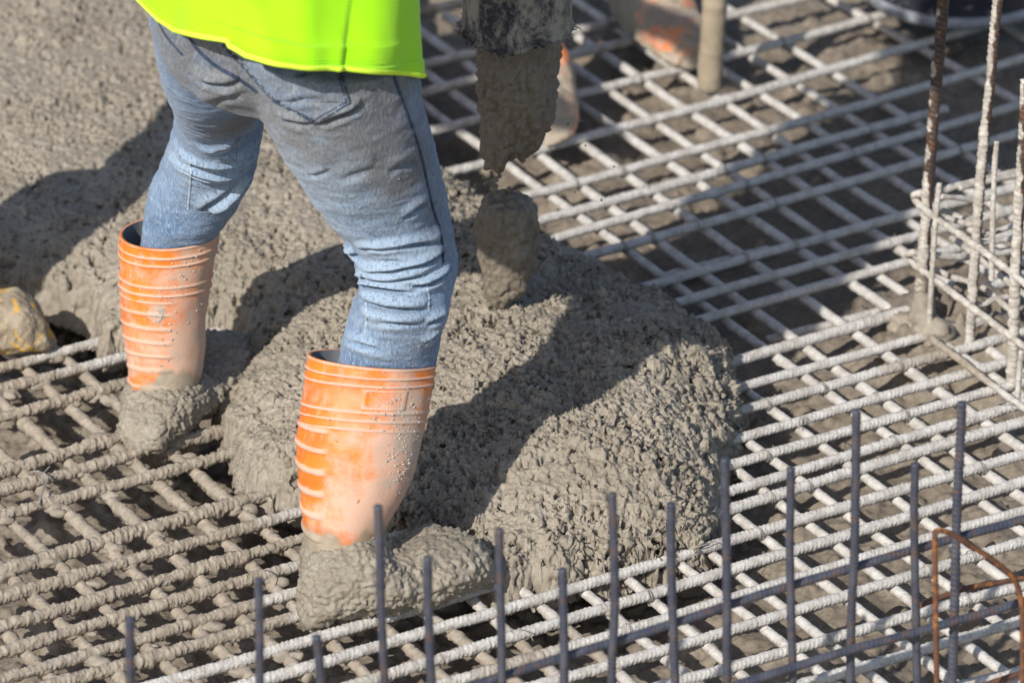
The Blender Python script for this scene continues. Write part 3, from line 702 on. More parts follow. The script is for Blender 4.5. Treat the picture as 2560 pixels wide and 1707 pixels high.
Cp, Up, Wp, tp = stations(PELVIS); pel = (Cp[1]+Cp[2])/2
HEAD_DIR = np.array([.80, .60, 0.])
chest = pel+np.array([.13, .12, .33]); neck = chest+np.array([.07, .06, .20]); head = neck+np.array([.09, .075, .13])
side = np.array([-.6, .8, 0.])
Cf = stations(FRONT_LEG)[0]; Cb = stations(BACK_LEG)[0]
hose_c = atY(1292, 60, 6.70)
bme = body(pel, chest, neck, head, [chest+side*.19+np.array([.02, .02, .08]), chest-side*.19+np.array([.02, .02, .08])],
           [chest+side*.25+np.array([.16, .14, -.14]), chest-side*.22+np.array([.22, .04, -.15])],
           [hose_c+np.array([-.09, .08, .45]), hose_c+np.array([-.11, -.10, .40])],
           [Cb[0]+np.array([0, 0, .0]), Cf[0]], [[Cb[1], Cb[2], Cb[3], Cb[4], Cb[5]], [Cf[2], Cf[3], Cf[4], Cf[6]]], [Cb[-1]+np.array([0, 0, -.10]), Cf[-1]+np.array([0, 0, -.08])], HEAD_DIR)
put('body', bme, M_SKIN, worker)
hard_hat(head+np.array([0, 0, .06]), worker, HEAD_DIR)
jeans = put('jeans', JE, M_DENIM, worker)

def surf_strip(px, w, thick, step=.003):
    """a raised ribbon that follows the jeans' surface along image points"""
    C, Nn = [], []
    P = np.array(px, float); Q = catmull(P, 40*len(P)) if len(P) > 2 else np.stack([np.linspace(P[0][k], P[1][k], 80) for k in (0, 1)], 1)
    for x, y in Q:
        c, n = jhit(x, y)
        if c is not None: C.append(c); Nn.append(n)
    C = np.array(C); Nn = np.array(Nn)
    for _ in range(2): C[1:-1] = (C[:-2]+C[1:-1]*2+C[2:])/4; Nn[1:-1] = (Nn[:-2]+Nn[1:-1]*2+Nn[2:])/4
    t = np.gradient(C, axis=0); t /= np.linalg.norm(t, axis=1)[:, None]+1e-9
    s = np.cross(t, Nn); s /= np.linalg.norm(s, axis=1)[:, None]+1e-9
    prof = [(-1, -.002), (-.8, thick), (0, thick*1.25), (.8, thick), (1, -.002)]
    V = np.stack([C+s*w*a+Nn*b for a, b in prof], 1).reshape(-1, 3)
    return V, grid_faces(len(C), 5, False)
N5 = lambda *p: [(300+x/2.94, y/2.94) for x, y in p]
N6 = lambda *p: [(700+x/2.8, 400+y/2.8) for x, y in p]
seams = [surf_strip(N5((2010,560),(2080,760),(2200,1100),(2290,1500))+N6((1120,500),(1138,620),(1140,720)), .0026, .0010),
         surf_strip(N5((490,235),(560,350),(700,480),(900,600),(1010,680)), .0030, .0012), surf_strip(N5((230,40),(330,250),(460,405)), .0022, .0009)]
for _v in seams: put('seam', mesh_np('seam', *_v), M_SEAMDARK, jeans)
for _p, _w in ((N5((515,1180),(520,1300),(500,1540)), .0018), (N6((1030,880),(1045,960),(1040,1040)), .0018), (N6((600,1000),(610,1090),(590,1220)), .0016)):
    put('seam', mesh_np('seam', *surf_strip(_p, _w, .0008)), M_SEAM, jeans)
# back pocket: a panel that lies on the seat, with its double row of stitching
def quadpatch(corners, nu, nv, off):
    a, b, c, d = [np.array(q, float) for q in corners]
    P, Nn = [], []
    for v in np.linspace(0, 1, nv):
        for u in np.linspace(0, 1, nu):
            e = (a*(1-u)+b*u)*(1-v)+(d*(1-u)+c*u)*v
            h, n = jhit(e[0], e[1]); P.append(h); Nn.append(n)
    P = np.array(P).reshape(nv, nu, 3); Nn = np.array(Nn).reshape(nv, nu, 3)
    for _ in range(3):
        Nn[1:-1, 1:-1] = (Nn[:-2, 1:-1]+Nn[2:, 1:-1]+Nn[1:-1, :-2]+Nn[1:-1, 2:])/4
    u = np.linspace(0, 1, nu)[None]; v = np.linspace(0, 1, nv)[:, None]
    e = np.minimum(np.minimum(u, 1-u)*np.ones_like(v), np.minimum(v, 1-v)*np.ones_like(u))
    hgt = np.where(e <= 0, -.002, off)
    V = (P+Nn*hgt[..., None]).reshape(-1, 3)
    return V, grid_faces(nv, nu, False)
pk = N5((745,322),(1130,745),(1440,915),(1702,762),(1605,480))
def make_pocket():
    tl, bl, ap, br, tr = pk; top = ((tl[0]+tr[0])/2, (tl[1]+tr[1])/2)
    V1, F1 = quadpatch([tl, tr, br, bl], 46, 34, .0016)
    V2, F2 = quadpatch([bl, br, ap, ap], 46, 22, .0016)
    me = mesh_np('pocket', *fill_tris([(V1, F1), (V2, F2)]))
    P = coords(me); n = len(P)
    attr(me, 'dirt_shade', np.clip(.8+.35*fbm(P, 14, 3, .5, 3), 0, 1)); attr(me, 'fade', np.full(n, .5)); attr(me, 'pale', np.clip(.6+.6*fbm(P, 16, 2, .5, 4), 0, 1))
    p = put('pocket', me, M_DENIM, jeans)
    def inset(k):
        c = np.mean(np.array(pk), 0); return [tuple(c+(np.array(q)-c)*k) for q in pk]
    st = []
    for k in (.985, .90):
        q = inset(k)
        for a, b in ((q[0], q[1]), (q[1], q[2]), (q[2], q[3]), (q[3], q[4])):
            st.append(surf_strip([a, b], .0008, .0030))
    dk = []
    q1, q2 = inset(.97), inset(.91)
    for a, b, a2, b2 in ((q1[0], q1[1], q2[0], q2[1]), (q1[1], q1[2], q2[1], q2[2]), (q1[2], q1[3], q2[2], q2[3]), (q1[3], q1[4], q2[3], q2[4])):
        L = math.dist(a, b); m = int(L/7)
        for i in range(m):
            if random.random() < .35: continue
            f = (i+.5)/m; p1 = (a[0]+(b[0]-a[0])*f, a[1]+(b[1]-a[1])*f); p2 = (a2[0]+(b2[0]-a2[0])*f, a2[1]+(b2[1]-a2[1])*f)
            s = surf_strip([p1, p2], .0012, .0028)
            dk.append(s)
    return p
pocket = make_pocket()
def pocket_stitch():
    def inset(k):
        c = np.mean(np.array(pk), 0); return [tuple(c+(np.array(q)-c)*k) for q in pk]
    st = []
    for k, keep in ((.975, .8), (.90, .7)):
        q = inset(k)
        for a, b in ((q[0], q[1]), (q[1], q[2]), (q[2], q[3]), (q[3], q[4])):
            L = math.dist(a, b); m = max(3, int(L/6.5))
            for i in range(m):
                if random.random() > keep: continue
                f0, f1 = (i+.1)/m, (i+.75)/m
                st.append(surf_strip([(a[0]+(b[0]-a[0])*f0, a[1]+(b[1]-a[1])*f0), (a[0]+(b[0]-a[0])*f1, a[1]+(b[1]-a[1])*f1)], .0011, .0026))
    put('stitching', mesh_np('stitching', *fill_tris(st)), M_SEAMDARK, jeans)
pocket_stitch()

# --- vest
VEST = [(366,-30,1034,168,6.09,1.06), (352,-90,1042,60,6.09,.97), (345,-200,1046,-90,6.095,.80), (352,-420,1040,-330,6.12,.66), (400,-700,1085,-620,6.18,.60), (520,-980,1180,-900,6.26,.52), (640,-1150,1210,-1090,6.30,.42)]
def build_vest():
    n, seg = 150, 288
    tt = np.concatenate([np.linspace(0, 2, 110), np.linspace(2.04, 6, 40)])
    C, U, W, t = stations(VEST, 601); k = np.round(tt/6*600).astype(int); C, U, W, t = C[k], U[k], W[k], t[k]
    th = np.linspace(0, 2*math.pi, seg, endpoint=False)
    V = C[:, None]+np.cos(th)[None, :, None]*U[:, None]+np.sin(th)[None, :, None]*W[:, None]
    # hem: how far each part of the lower edge hangs
    xs = [366, 372, 400, 430, 510, 568, 574, 620, 750, 850, 1000, 1030]; ys = [-22, 2, 50, 76, 96, 107, 117, 141, 166, 176, 181, 179]
    fx, fy = project(V[0]); near = np.sin(th) > 0
    dz = np.where(near, (np.interp(fx, xs, ys)-fy)/(.893*FPX/6.7), 0)
    far = ~near; mean = dz[near].mean(); dz[far] = np.interp(np.sin(th[far]), [-1, 0], [mean*.2, 0])
    fall = np.clip(1-tt/1.2, 0, 1)**1.2
    V[:, :, 2] -= fall[:, None]*dz[None, :]
    D = V-C[:, None]; D /= np.linalg.norm(D, axis=2)[..., None]
    fx, fy = project(V.reshape(-1, 3)); fx = fx.reshape(V.shape[:2]); fy = fy.reshape(V.shape[:2])
    lower = np.clip(1-tt/3, 0, 1)[:, None]; nr = (np.sin(th) > 0)[None]
    # side split: the back panel overlaps the front one; a pleat and soft drape folds
    r = .006*smooth(571, 575, fx)*nr*np.clip(1-tt/2.2, 0, 1)[:, None]
    pl = fx-(852+.16*(176-fy)); r = r+nr*(.006*smooth(2, -6, pl)*smooth(-170, -6, pl)-.003*smooth(-2, 6, pl)*smooth(60, 6, pl))*np.clip(1-tt/2.4, 0, 1)[:, None]
    r = r+.0060*np.sin(th*9+.5+.6*tt[:, None])*lower+.007*np.sin(th*5-.4*tt[:, None])*lower+.007*fbm(V.reshape(-1, 3)*np.array([1, 1, .45]), 11, 3, .5, 14).reshape(fx.shape)
    r = r+.004*np.exp(-((fx-640-.3*fy)/28)**2)*nr+.004*np.exp(-((fx-760-.1*fy)/34)**2)*nr
    V = V+D*r[..., None]
    # turned hem, stitched 9 mm above the edge
    edge = np.arange(len(tt)); s = np.cumsum(np.concatenate([[0], np.linalg.norm(np.diff(V[:, 70], axis=0), axis=1)]))
    V = V+D*((.0016*smooth(.011, .009, s)-.0012*np.exp(-((s-.0105)/.0012)**2))[:, None, None])
    me = mesh_np('vest', V.reshape(-1, 3), grid_faces(len(tt), seg))
    me = evaluated(me, [('SOLIDIFY', dict(thickness=.0022, offset=-1))])
    v = put('safety_vest', me, M_VEST, worker)
    hem = V[0]; pts = np.concatenate([hem, hem[:1]])
    Vt, Ft = tube(pts[:, :], .0036, 10, .003, False)
    put('piping', mk('piping', Vt, Ft), M_PIPE, v)
build_vest()

# --- boots
def boot_shaft(st, ridge, panel, patch=None, seed=0, n=230, seg=144, wall=.0035, dustf=None):
    C, U, W, t = stations(st, n); th = np.linspace(0, 2*math.pi, seg, endpoint=False)
    V = C[:, None]+np.cos(th)[None, :, None]*U[:, None]+np.sin(th)[None, :, None]*W[:, None]
    s = np.concatenate([[0], np.cumsum(np.linalg.norm(np.diff(C, axis=0), axis=1))])
    D = V-C[:, None]; D /= np.linalg.norm(D, axis=2)[..., None]
    r = np.zeros(V.shape[:2])
    for c, a, w in ridge: r += a*np.exp(-((s-c)/w)**2)[:, None]
    r += panel(s[:, None], th[None])
    if patch: r += patch(s[:, None], th[None])
    r += .0046*fbm(V.reshape(-1, 3)*np.array([1, 1, .8]), 12, 3, .55, seed).reshape(r.shape)
    Vo = V+D*r[..., None]
    Vi = V-D*wall; m = int(n*.55)
    allV = np.concatenate([Vi[:m][::-1], Vo], 0); nr = m+n
    me = mesh_np('boot', allV.reshape(-1, 3), grid_faces(nr, seg))
    return me, Vo, s, th, m, nr, seg
def front_panel(s, th):
    g = smooth(2.06, 2.25, th)*smooth(4.2, 3.9, th)       # the heel side of the shaft, round to the back
    w = np.where((s > .085) & (s < .24), 1, 0)*smooth(.083, .095, s)*smooth(.24, .228, s)
    ph = (s-.09)/.026-.35*np.cos((th-2.2)*1.5)
    saw = ph-np.floor(ph)
    return .0028*g*w*np.exp(-((saw-.85)/.16)**2)+.0012*g*w
def patch_front(s, th):
    u = (th-.95)/(1.62-.95); v = (s-.031)/(.058-.031)
    ins = (u > 0) & (u < 1) & (v > 0) & (v < 1); e = np.minimum(np.minimum(u, 1-u)*.07, np.minimum(v, 1-v)*.027)
    return np.where(ins, .0007+.0022*np.exp(-(e/.0014)**2), 0)
R0 = [(.0015, .0012, .0018), (.0145, .0024, .0016), (.027, .0024, .0016), (.063, .0024, .0016), (.076, .0024, .0016)]
F_SH = [(771,884,1089,912,6.150,.80), (763,938,1083,957,6.142,.80), (753,1020,1068,1040,6.127,.82), (747,1100,1050,1125,6.110,.84), (748,1180,1031,1192,6.095,.86), (753,1250,1006,1250,6.083,.90), (760,1312,973,1310,6.075,.95), (762,1372,952,1372,6.072,.98), (770,1450,960,1450,6.072,1.0)]
B_SH = [(300,583,548,577,6.612,1.02), (298,650,538,650,6.608,1.02), (299,730,525,735,6.60,1.02), (304,800,513,808,6.59,1.02), (313,868,508,876,6.58,1.02), (322,930,500,935,6.57,1.0), (318,985,486,990,6.565,1.0), (315,1080,482,1080,6.56,1.0)]
def back_panel(s, th):
    g = smooth(1.25, 1.45, th)*smooth(4.2, 3.9, th); w = smooth(.083, .09, s)*smooth(.235, .225, s)
    ph = (s-.09)/.021; saw = ph-np.floor(ph)
    seam = .0014*np.exp(-((th-2.15)/.02)**2)
    return .0016*g*w*np.exp(-((saw-.85)/.14)**2)+seam
def finish_boot(res, name, dust, splash, parent, wet):
    me, Vo, s, th, m, nr, seg = res
    V = coords(me); fx, fy = project(V)
    rel = np.linalg.norm(Vo-Vo.mean(1, keepdims=True), axis=2); base = rel.copy()
    for _ in range(30): base[1:-1] = (base[:-2]+base[2:])/2
    rdg = np.zeros(len(V)); rdg[m*seg:] = np.clip((rel-base)/.0009, -.5, 1.3).ravel()
    attr(me, 'dust', np.clip(dust(fx, fy, V)+.62*rdg, -1, 1.4)); attr(me, 'splash', splash(fx, fy, V)+.08); attr(me, 'mud', wet(fx, fy))
    o = put(name, me, M_BOOT, parent); me.materials.append(M_LINING)
    mi = np.zeros(len(me.polygons), dtype=np.int32); mi[:(m-1)*seg] = 1; me.polygons.foreach_set('material_index', mi)
    return o
def ridgedust(s, V): return 0
fb = boot_shaft(F_SH, R0+[(.089, .0018, .0014)], front_panel, patch_front, 3)
fboot = finish_boot(fb, 'rubber_boot', lambda x, y, V: -.12+.46*smooth(830, 1060, x)+.52*smooth(1180, 1300, y)+.30*smooth(930, 1100, y)*smooth(780, 860, x)-.5*smooth(1318, 1345, y), lambda x, y, V: .12+.28*np.exp(-((x-1020)/45)**2-((y-1100)/110)**2)-.2*smooth(950, 800, x), worker, lambda x, y: .52*smooth(1275, 1392, y+20*np.sin(x/37.)+12*np.sin(x/13.+1)))
bb_ = boot_shaft(B_SH, R0, back_panel, None, 9)
bboot = finish_boot(bb_, 'rubber_boot', lambda x, y, V: .02+.55*smooth(370, 500, x)+.55*smooth(740, 900, y)-.5*smooth(930, 960, y), lambda x, y, V: .12+.35*np.exp(-((x-400)/25)**2-((y-785)/30)**2)+.1*smooth(430, 500, x), worker, lambda x, y: .5*smooth(895, 1000, y+.35*(x-400)+16*np.sin(x/29.)+9*np.sin(x/9.)))
fboot['label'] = 'front orange boot with its foot buried in mud'; bboot['label'] = 'rear dusty orange boot with muddy foot'

def muddy_foot(heel, toe, ankle_st, parent, hw=.052, seed=0, extra=(), amp=1.0, voxel=.0024, toph=.075):
    heel = np.asarray(heel); toe = np.asarray(toe); L = toe-heel; Ld = L/np.linalg.norm(L); sd = np.cross(Ld, (0, 0, 1.)); up = np.array([0, 0, 1.])
    n, seg = 40, 40; V = []
    for i in range(n):
        u = i/(n-1); e = u*1.0
        c = heel-Ld*.055+(L+Ld*.115)*e
        prof = max(0, 1-abs(2*u-1)**5)**.5            # blunt ends
        w = hw*(1.0+.10*math.sin(u*math.pi*2.2-2.2))*prof+.001
        h = (toph*(1.0-.36*smooth(.25, .5, u)+.06*math.exp(-((u-.80)/.16)**2)))*prof+.001
        for k in range(seg):
            a = 2*math.pi*k/seg; cc, ss = math.cos(a), math.sin(a)
            x = math.copysign(abs(cc)**.86, cc)*w; z = h*.5+math.copysign(abs(ss)**.86, ss)*h*.5
            V.append(c+sd*x+up*z)
    V = np.array(V); F = grid_faces(n, seg); k = len(V)
    V = np.concatenate([V, V[:seg].mean(0)[None], V[-seg:].mean(0)[None]]); j = np.arange(seg); j2 = (j+1) % seg; e = (n-1)*seg
    F = np.concatenate([F, np.stack([j2, j, np.full(seg, k), np.full(seg, k)], 1), np.stack([e+j, e+j2, np.full(seg, k+1), np.full(seg, k+1)], 1)])
    me = remeshed([(V, F), loft(ankle_st, 30, 48)]+list(extra), voxel, 10)
    P = coords(me); N = normals(me)
    d = .0100*fbm(P, 18, 3, .5, seed)+.0030*np.abs(fbm(P, 60, 2, .6, seed+1))*2-.002
    d += .0048*np.abs(vnoise(P, 125, seed+2))+.0036*np.abs(vnoise(P, 230, seed+3))+.0014*vnoise(P, 420, seed+5)
    zt = P[:, 2]; low = smooth(.05, .0, zt)
    d += .006*low*np.clip(vnoise(P*np.array([1, 1, .35]), 70, seed+4), -.3, 1)
    setco(me, P+N*(d*amp)[:, None])
    return put('muddy_foot', me, M_MUDDY2, parent)
M_MUDDY2 = concrete_mat('wet_mud_on_boot', (.255, .22, .168), (.315, .276, .218), (.19, .163, .122), .13, .55)
Fh, Ft = at(858, 1528, .004), at(1118, 1464, .004)
ft = muddy_foot(Fh, Ft, [(758,1372,972,1345,6.074,1.0), (753,1400,980,1376,6.072,1.08), (752,1425,990,1410,6.070,1.12), (752,1470,1000,1470,6.07,1.1), (765,1530,1000,1530,6.07,1.0)], fboot, .062, 31, toph=.108)
Bh, Bt = at(388, 1092, .004), at(556, 922, .006)
bt = muddy_foot(Bh, Bt, [(312,1045,484,1015,6.565,1.02), (302,1072,494,1045,6.562,1.1), (296,1095,490,1092,6.56,1.05), (305,1120,480,1120,6.56,1.0)], bboot, .056, 47, toph=.078)
# thin smears of mud climbing above the caked foot
def smear(st, parent, seed, thr, seg=160, n=60):
    C, U, W, t = stations(st, n); th = np.linspace(0, 2*math.pi, seg, endpoint=False)
    V = (C[:, None]+np.cos(th)[None, :, None]*U[:, None]+np.sin(th)[None, :, None]*W[:, None]).reshape(-1, 3)
    D = V-np.repeat(C, seg, 0); D /= np.linalg.norm(D, axis=1)[:, None]
    v = np.repeat(np.linspace(0, 1, n), seg)
    f = fbm(V, 30, 4, .6, seed)+thr*(v-.45)
    V = V+D*(.0040*np.clip(f*3, -1.5, 1.2)+.0018*fbm(V, 150, 2, .6, seed+3))[:, None]
    return put('mud_smear', mesh_np('mud_smear', V, grid_faces(n, seg)), M_MUDDY2, parent)
smear([(757,1312,972,1285,6.075,.95), (760,1350,966,1330,6.073,.97), (758,1410,964,1395,6.072,1.02)], fboot, 5, 1.4)
smear([(320,965,496,905,6.570,1.0), (316,1015,485,995,6.565,1.0), (312,1075,484,1075,6.562,1.02)], bboot, 15, 1.3)
# crumbs of dry cement stuck on the front boot and on the jeans
def crumbs(name, where, parent, bvh, n, seed, rmin, rmax, mat):
    rg = np.random.default_rng(seed); parts = []
    for k in range(n):
        cx, cy, sx, sy = where[rg.integers(len(where))]
        d = Vector(ray(rg.normal(cx, sx), rg.normal(cy, sy))).normalized(); h = bvh.ray_cast(Vector(CP), d)
        if h[0] is None: continue
        r = rg.uniform(rmin, rmax); parts.append(blob(np.array(h[0]), (r*rg.uniform(.6, 1.3), r*.6, r*rg.uniform(.5, 1.1)), rg, 2))
    V, F = fill_tris(parts); return put(name, mesh_np(name, V, F), mat, parent)
def bvh_of(o):
    M = o.matrix_world if o.parent is None else Matrix.Translation(o.parent.location)@Matrix.Translation(o.location)
    return BVHTree.FromPolygons([M@v.co for v in o.data.vertices], [tuple(p.vertices) for p in o.data.polygons])
M_CRUMB = plain('dry_cement_crumb', (.44, .39, .33), (.32, .28, .235), 60, .9)
c1 = crumbs('cement_crumbs', [(1025, 1080, 18, 60), (1005, 1180, 14, 40), (985, 1130, 26, 40), (960, 1000, 60, 40)], fboot, bvh_of(fboot), 240, 3, .0005, .0021, M_CRUMB); c1['kind'] = 'stuff'
c2 = crumbs('cement_crumbs', [(400, 785, 7, 14), (405, 800, 30, 60), (470, 680, 30, 60)], bboot, bvh_of(bboot), 170, 4, .0005, .0020, M_CRUMB); c2['kind'] = 'stuff'
c3 = crumbs('cement_crumbs', [(1065, 850, 30, 40), (1100, 760, 20, 50), (900, 600, 140, 180), (500, 350, 70, 140)], jeans, JBVH, 80, 6, .0005, .0014, M_CRUMB); c3['kind'] = 'stuff'

# ------------------------------------------------------------------ the two other workers (only their boots stand in the picture)
def simple_boot(heel, head_deg, tilt, parent, seed, height=.34, mudtop=.12, mudamt=.35, patches=()):
    heel = np.asarray(heel, float); a = rad(head_deg); d = np.array([math.cos(a), math.sin(a), 0]); s = np.array([-d[1], d[0], 0]); up = np.array([0, 0, 1.])
    def ell(c, u, v, seg=40): 
        th = np.linspace(0, 2*math.pi, seg, endpoint=False); return c+np.cos(th)[:, None]*u+np.sin(th)[:, None]*v
    rings = []
    for z, off, rl, rw in [(0, .0, .052, .040), (.02, .0, .054, .041), (.06, .003, .052, .040), (.10, .012, .058, .044), (.14, .012, .058, .047), (.2, .006, .064, .053), (.28, .0, .070, .060), (height, -.002, .073, .064)]:
        c = heel+d*(off+.012)+up*z+np.asarray(tilt)*max(0, z-.05); rings.append(ell(c, d*rl, s*rw))
    V1 = np.concatenate(rings+[rings[0].mean(0)[None], rings[-1].mean(0)[None]]); n, seg = len(rings), 40; F1 = grid_faces(n, seg); k = n*seg; j = np.arange(seg); j2 = (j+1) % seg; e = (n-1)*seg
    F1 = np.concatenate([F1, np.stack([j2, j, np.full(seg, k), np.full(seg, k)], 1), np.stack([e+j, e+j2, np.full(seg, k+1), np.full(seg, k+1)], 1)])
    V2 = []; n2 = 30
    for i in range(n2):
        u = i/(n2-1); c = heel+d*(-.045+.275*u); prof = math.sqrt(max(0, 1-(2*u-1)**6)); w = (.043+.014*math.sin(u*2.6))*prof+.001; h = (.105-.05*smooth(.3, .8, u)+.012*math.exp(-((u-.85)/.12)**2))*prof+.001
        for q in range(seg):
            b = 2*math.pi*q/seg; cc, ss = math.cos(b), math.sin(b); V2.append(c+s*math.copysign(abs(cc)**.75, cc)*w+up*(h*.5+math.copysign(abs(ss)**.75, ss)*h*.5))
    V2 = np.array(V2); F2 = grid_faces(n2, seg); k = len(V2); e = (n2-1)*seg
    V2 = np.concatenate([V2, V2[:seg].mean(0)[None], V2[-seg:].mean(0)[None]])
    F2 = np.concatenate([F2, np.stack([j2, j, np.full(seg, k), np.full(seg, k)], 1), np.stack([e+j, e+j2, np.full(seg, k+1), np.full(seg, k+1)], 1)])
    # welted sole
    V3 = V2.copy(); cen = heel+d*.09; V3 = cen+(V3-cen)*np.array([1.05, 1.05, 1]); V3[:, 2] = heel[2]+np.clip(V3[:, 2]-heel[2], 0, .016)
    me = remeshed([(V1, F1), (V2, F2), (V3, F2)], .004, 5)
    P = coords(me); N = normals(me); z = P[:, 2]-heel[2]
    mud = mudamt*smooth(mudtop+.06, mudtop-.06, z)+.2*fbm(P, 12, 3, .5, seed)
    P2 = P+N*(.0030*fbm(P, 50, 3, .6, seed)*(1+mud)+.0012*fbm(P, 160, 2, .6, seed))[:, None]
    for c in patches:                                   # places wiped clean, where the rubber shows
        mud = mud-.42*np.exp(-(np.linalg.norm(P-np.asarray(c), axis=1)/.03)**2)*(.6+1.2*fbm(P, 40, 3, .6, 77))
    setco(me, P2)
    attr(me, 'mud', mud); attr(me, 'dust', np.clip(.25+.4*fbm(P, 9, 2, .5, seed), 0, 1)); attr(me, 'splash', np.full(len(P), .1))
    return put('rubber_boot', me, M_BOOT2, parent)
def offstage(label, feet, heading, boots, pelvis, lean=(.05, 0), jacket=M_JACKET):
    a = rad(heading); f = np.array([math.cos(a), math.sin(a), 0]); s = np.array([-f[1], f[0], 0])
    root = empty('person', (float(feet[0][0]), float(feet[0][1]), 0)); tag(root, label, 'person')
    pelvis = np.asarray(pelvis); chest = pelvis+f*.08+np.array([0, 0, .36]); neck = chest+f*.04+np.array([0, 0, .20]); head = neck+f*.05+np.array([0, 0, .14])
    hips = [pelvis+s*.09-np.array([0, 0, .06]), pelvis-s*.09-np.array([0, 0, .06])]; ank = [np.asarray(feet[0])+np.array([0, 0, .10]), np.asarray(feet[1])+np.array([0, 0, .10])]
    kn = [(hips[k]+ank[k])/2+f*.05 for k in (0, 1)]
    sh = [chest+s*.19+np.array([0, 0, .10]), chest-s*.19+np.array([0, 0, .10])]; el = [chest+s*.26+f*.06+np.array([0, 0, -.17]), chest-s*.26+f*.06+np.array([0, 0, -.17])]; hn = [el[0]+f*.22-s*.06, el[1]+f*.22+s*.06]
    put('body', body(pelvis, chest, neck, head, sh, el, hn, hips, kn, ank, f), M_SKIN, root)
    hard_hat(head+np.array([0, 0, .06]), root, f)
    J = [tuple(pelvis+np.array([0, 0, .08]))+(.145,), tuple(pelvis)+(.15,)]; E = [(0, 1)]
    for k in (0, 1):
        i = len(J); J += [tuple(hips[k]-np.array([0, 0, .05]))+(.074,), tuple(kn[k])+(.053,), tuple(ank[k]+np.array([0, 0, .16]))+(.045,)]; E += [(1, i), (i, i+1), (i+1, i+2)]
    put('trousers', skin_mesh(J, E, 1), M_TROUSER, root)
    J = [tuple(pelvis+np.array([0, 0, .05]))+(.16,), tuple((pelvis+chest)/2)+(.155,), tuple(chest+np.array([0, 0, .06]))+(.16,)]; E = [(0, 1), (1, 2)]
    for k in (0, 1):
        i = len(J); J += [tuple(sh[k])+(.082,), tuple(el[k])+(.06,), tuple((el[k]+hn[k]*3)/4)+(.045,)]; E += [(2, i), (i, i+1), (i+1, i+2)]
    put('work_jacket', skin_mesh(J, E, 1), jacket, root)
    for b in boots: simple_boot(parent=root, **b)
    return root
h2a, h2b = at(1330, 216, .006), at(1588, 42, .006)
offstage('worker whose two mud-smeared orange boots stand behind the falling concrete', [h2a, h2b], -80,
         [dict(heel=h2a, head_deg=-84, tilt=(.03, .12, 0), seed=5, mudtop=.12, mudamt=.42, patches=[at(1405, 300, .03), at(1385, 150, .12)]),
          dict(heel=h2b, head_deg=-66, tilt=(-.12, .1, 0), seed=8, mudtop=.10, mudamt=.44, patches=[at(1625, 100, .06), at(1680, 95, .05)])], (h2a+h2b)/2+np.array([0, .12, .82]))
M_YBOOT = None
h3b = at(-125, 872, .006); h3 = at(-125, 800, .006)
w3 = offstage('worker at the left whose mud-covered boot toe with yellow streaks shows', [h3, h3+np.array([-.16, -.255, 0])], -32,
         [dict(heel=h3b+np.array([-.095, -.01, 0]), head_deg=4, tilt=(0, 0, 0), seed=12, mudtop=.3, mudamt=.75)], h3+np.array([-.07, -.12, .84]), jacket=M_JACKET)
def yellow_boot_mat():
    m = Mt('muddy_yellow_boot', rough=.75, spec=.3)
    mud = m.mix(m.ramp(m.noise(40, 5), (.35, 0), (.65, 1)), (.30, .245, .175), (.37, .31, .23))
    y = m.ramp(m.noise(20, 5, .65, dist=1.0), (.53, 0), (.61, .9))
    m.col(m.mix(y, mud, (.62, .36, .05))); m.bump(m.noise(120, 4, .6), .8, .005); return m.m
for c in w3.children:
    if c.name.startswith('rubber_boot'): c.data.materials.clear(); c.data.materials.append(yellow_boot_mat()); c.scale = (1.08, .95, 1.25)

# ------------------------------------------------------------------ hose and falling concrete
HY = 6.70
def build_hose():
    c0 = atY(1292, 72, HY); P = [c0, c0+np.array([.0, 0, .18]), c0+np.array([-.01, .0, .5]), c0+np.array([-.04, -.0, .9]), c0+np.array([.05, .12, 1.35]), c0+np.array([.3, .45, 1.75]), c0+np.array([.75, 1.0, 1.9])]
    C, s = resample(P, .004); t, a, b = frames(C, np.array([0, 1, .05])); seg = 160; th = np.linspace(0, 2*math.pi, seg, endpoint=False); r = .0765
    V = C[:, None]+r*(np.cos(th)[None, :, None]*a[:, None]+np.sin(th)[None, :, None]*b[:, None])
    D = (V-C[:, None])/r
    rr = .0030*fbm(V.reshape(-1, 3), 14, 3, .5, 3).reshape(V.shape[:2])+.004*np.exp(-s/.012)[:, None]+.0016*np.exp(-((s-.075)/.004)**2)[:, None]
    V = V+D*rr[..., None]
    rg = np.random.default_rng(2); k = 700
    fr = np.interp(th, np.linspace(0, 2*math.pi, 81), np.concatenate([q := rg.uniform(-.0032, .0036, 80), q[:1]])); fr = fr+.004*np.sin(th*2+.5)
    V[0, :, 2] += fr*1.5; V[1, :, 2] += fr*1.0; V[2, :, 2] += fr*.6; V[3, :, 2] += fr*.3
    Vi = C[:, None]+(r-.013)*(np.cos(th)[None, :, None]*a[:, None]+np.sin(th)[None, :, None]*b[:, None]); Vi[0, :, 2] += fr
    me = mesh_np('hose', np.concatenate([Vi[:60][::-1], V], 0).reshape(-1, 3), grid_faces(60+len(C), seg))
    o = put('concrete_hose', me, M_HOSE, None, c0); tag(o, 'black dusty rubber hose end with ragged lip pouring concrete', 'hose')
    # torn threads round the lip
    parts = []
    for i in range(120):
        q = rg.integers(seg); p = V[rg.integers(0, 3), q]; d = D[0, q]; L = rg.uniform(.002, .007)
        parts.append(tube([p, p+d*L*.7+np.array([0, 0, -L*.4])+rg.normal(0, .002, 3), p+d*L+rg.normal(0, .004, 3)+np.array([0, 0, -L*.3])], [.0011, .0007, .0003], 4, .003, False))
    put('frayed_lip', mk('frayed_lip', *fill_tris(parts)), M_HOSE, o)
build_hose()
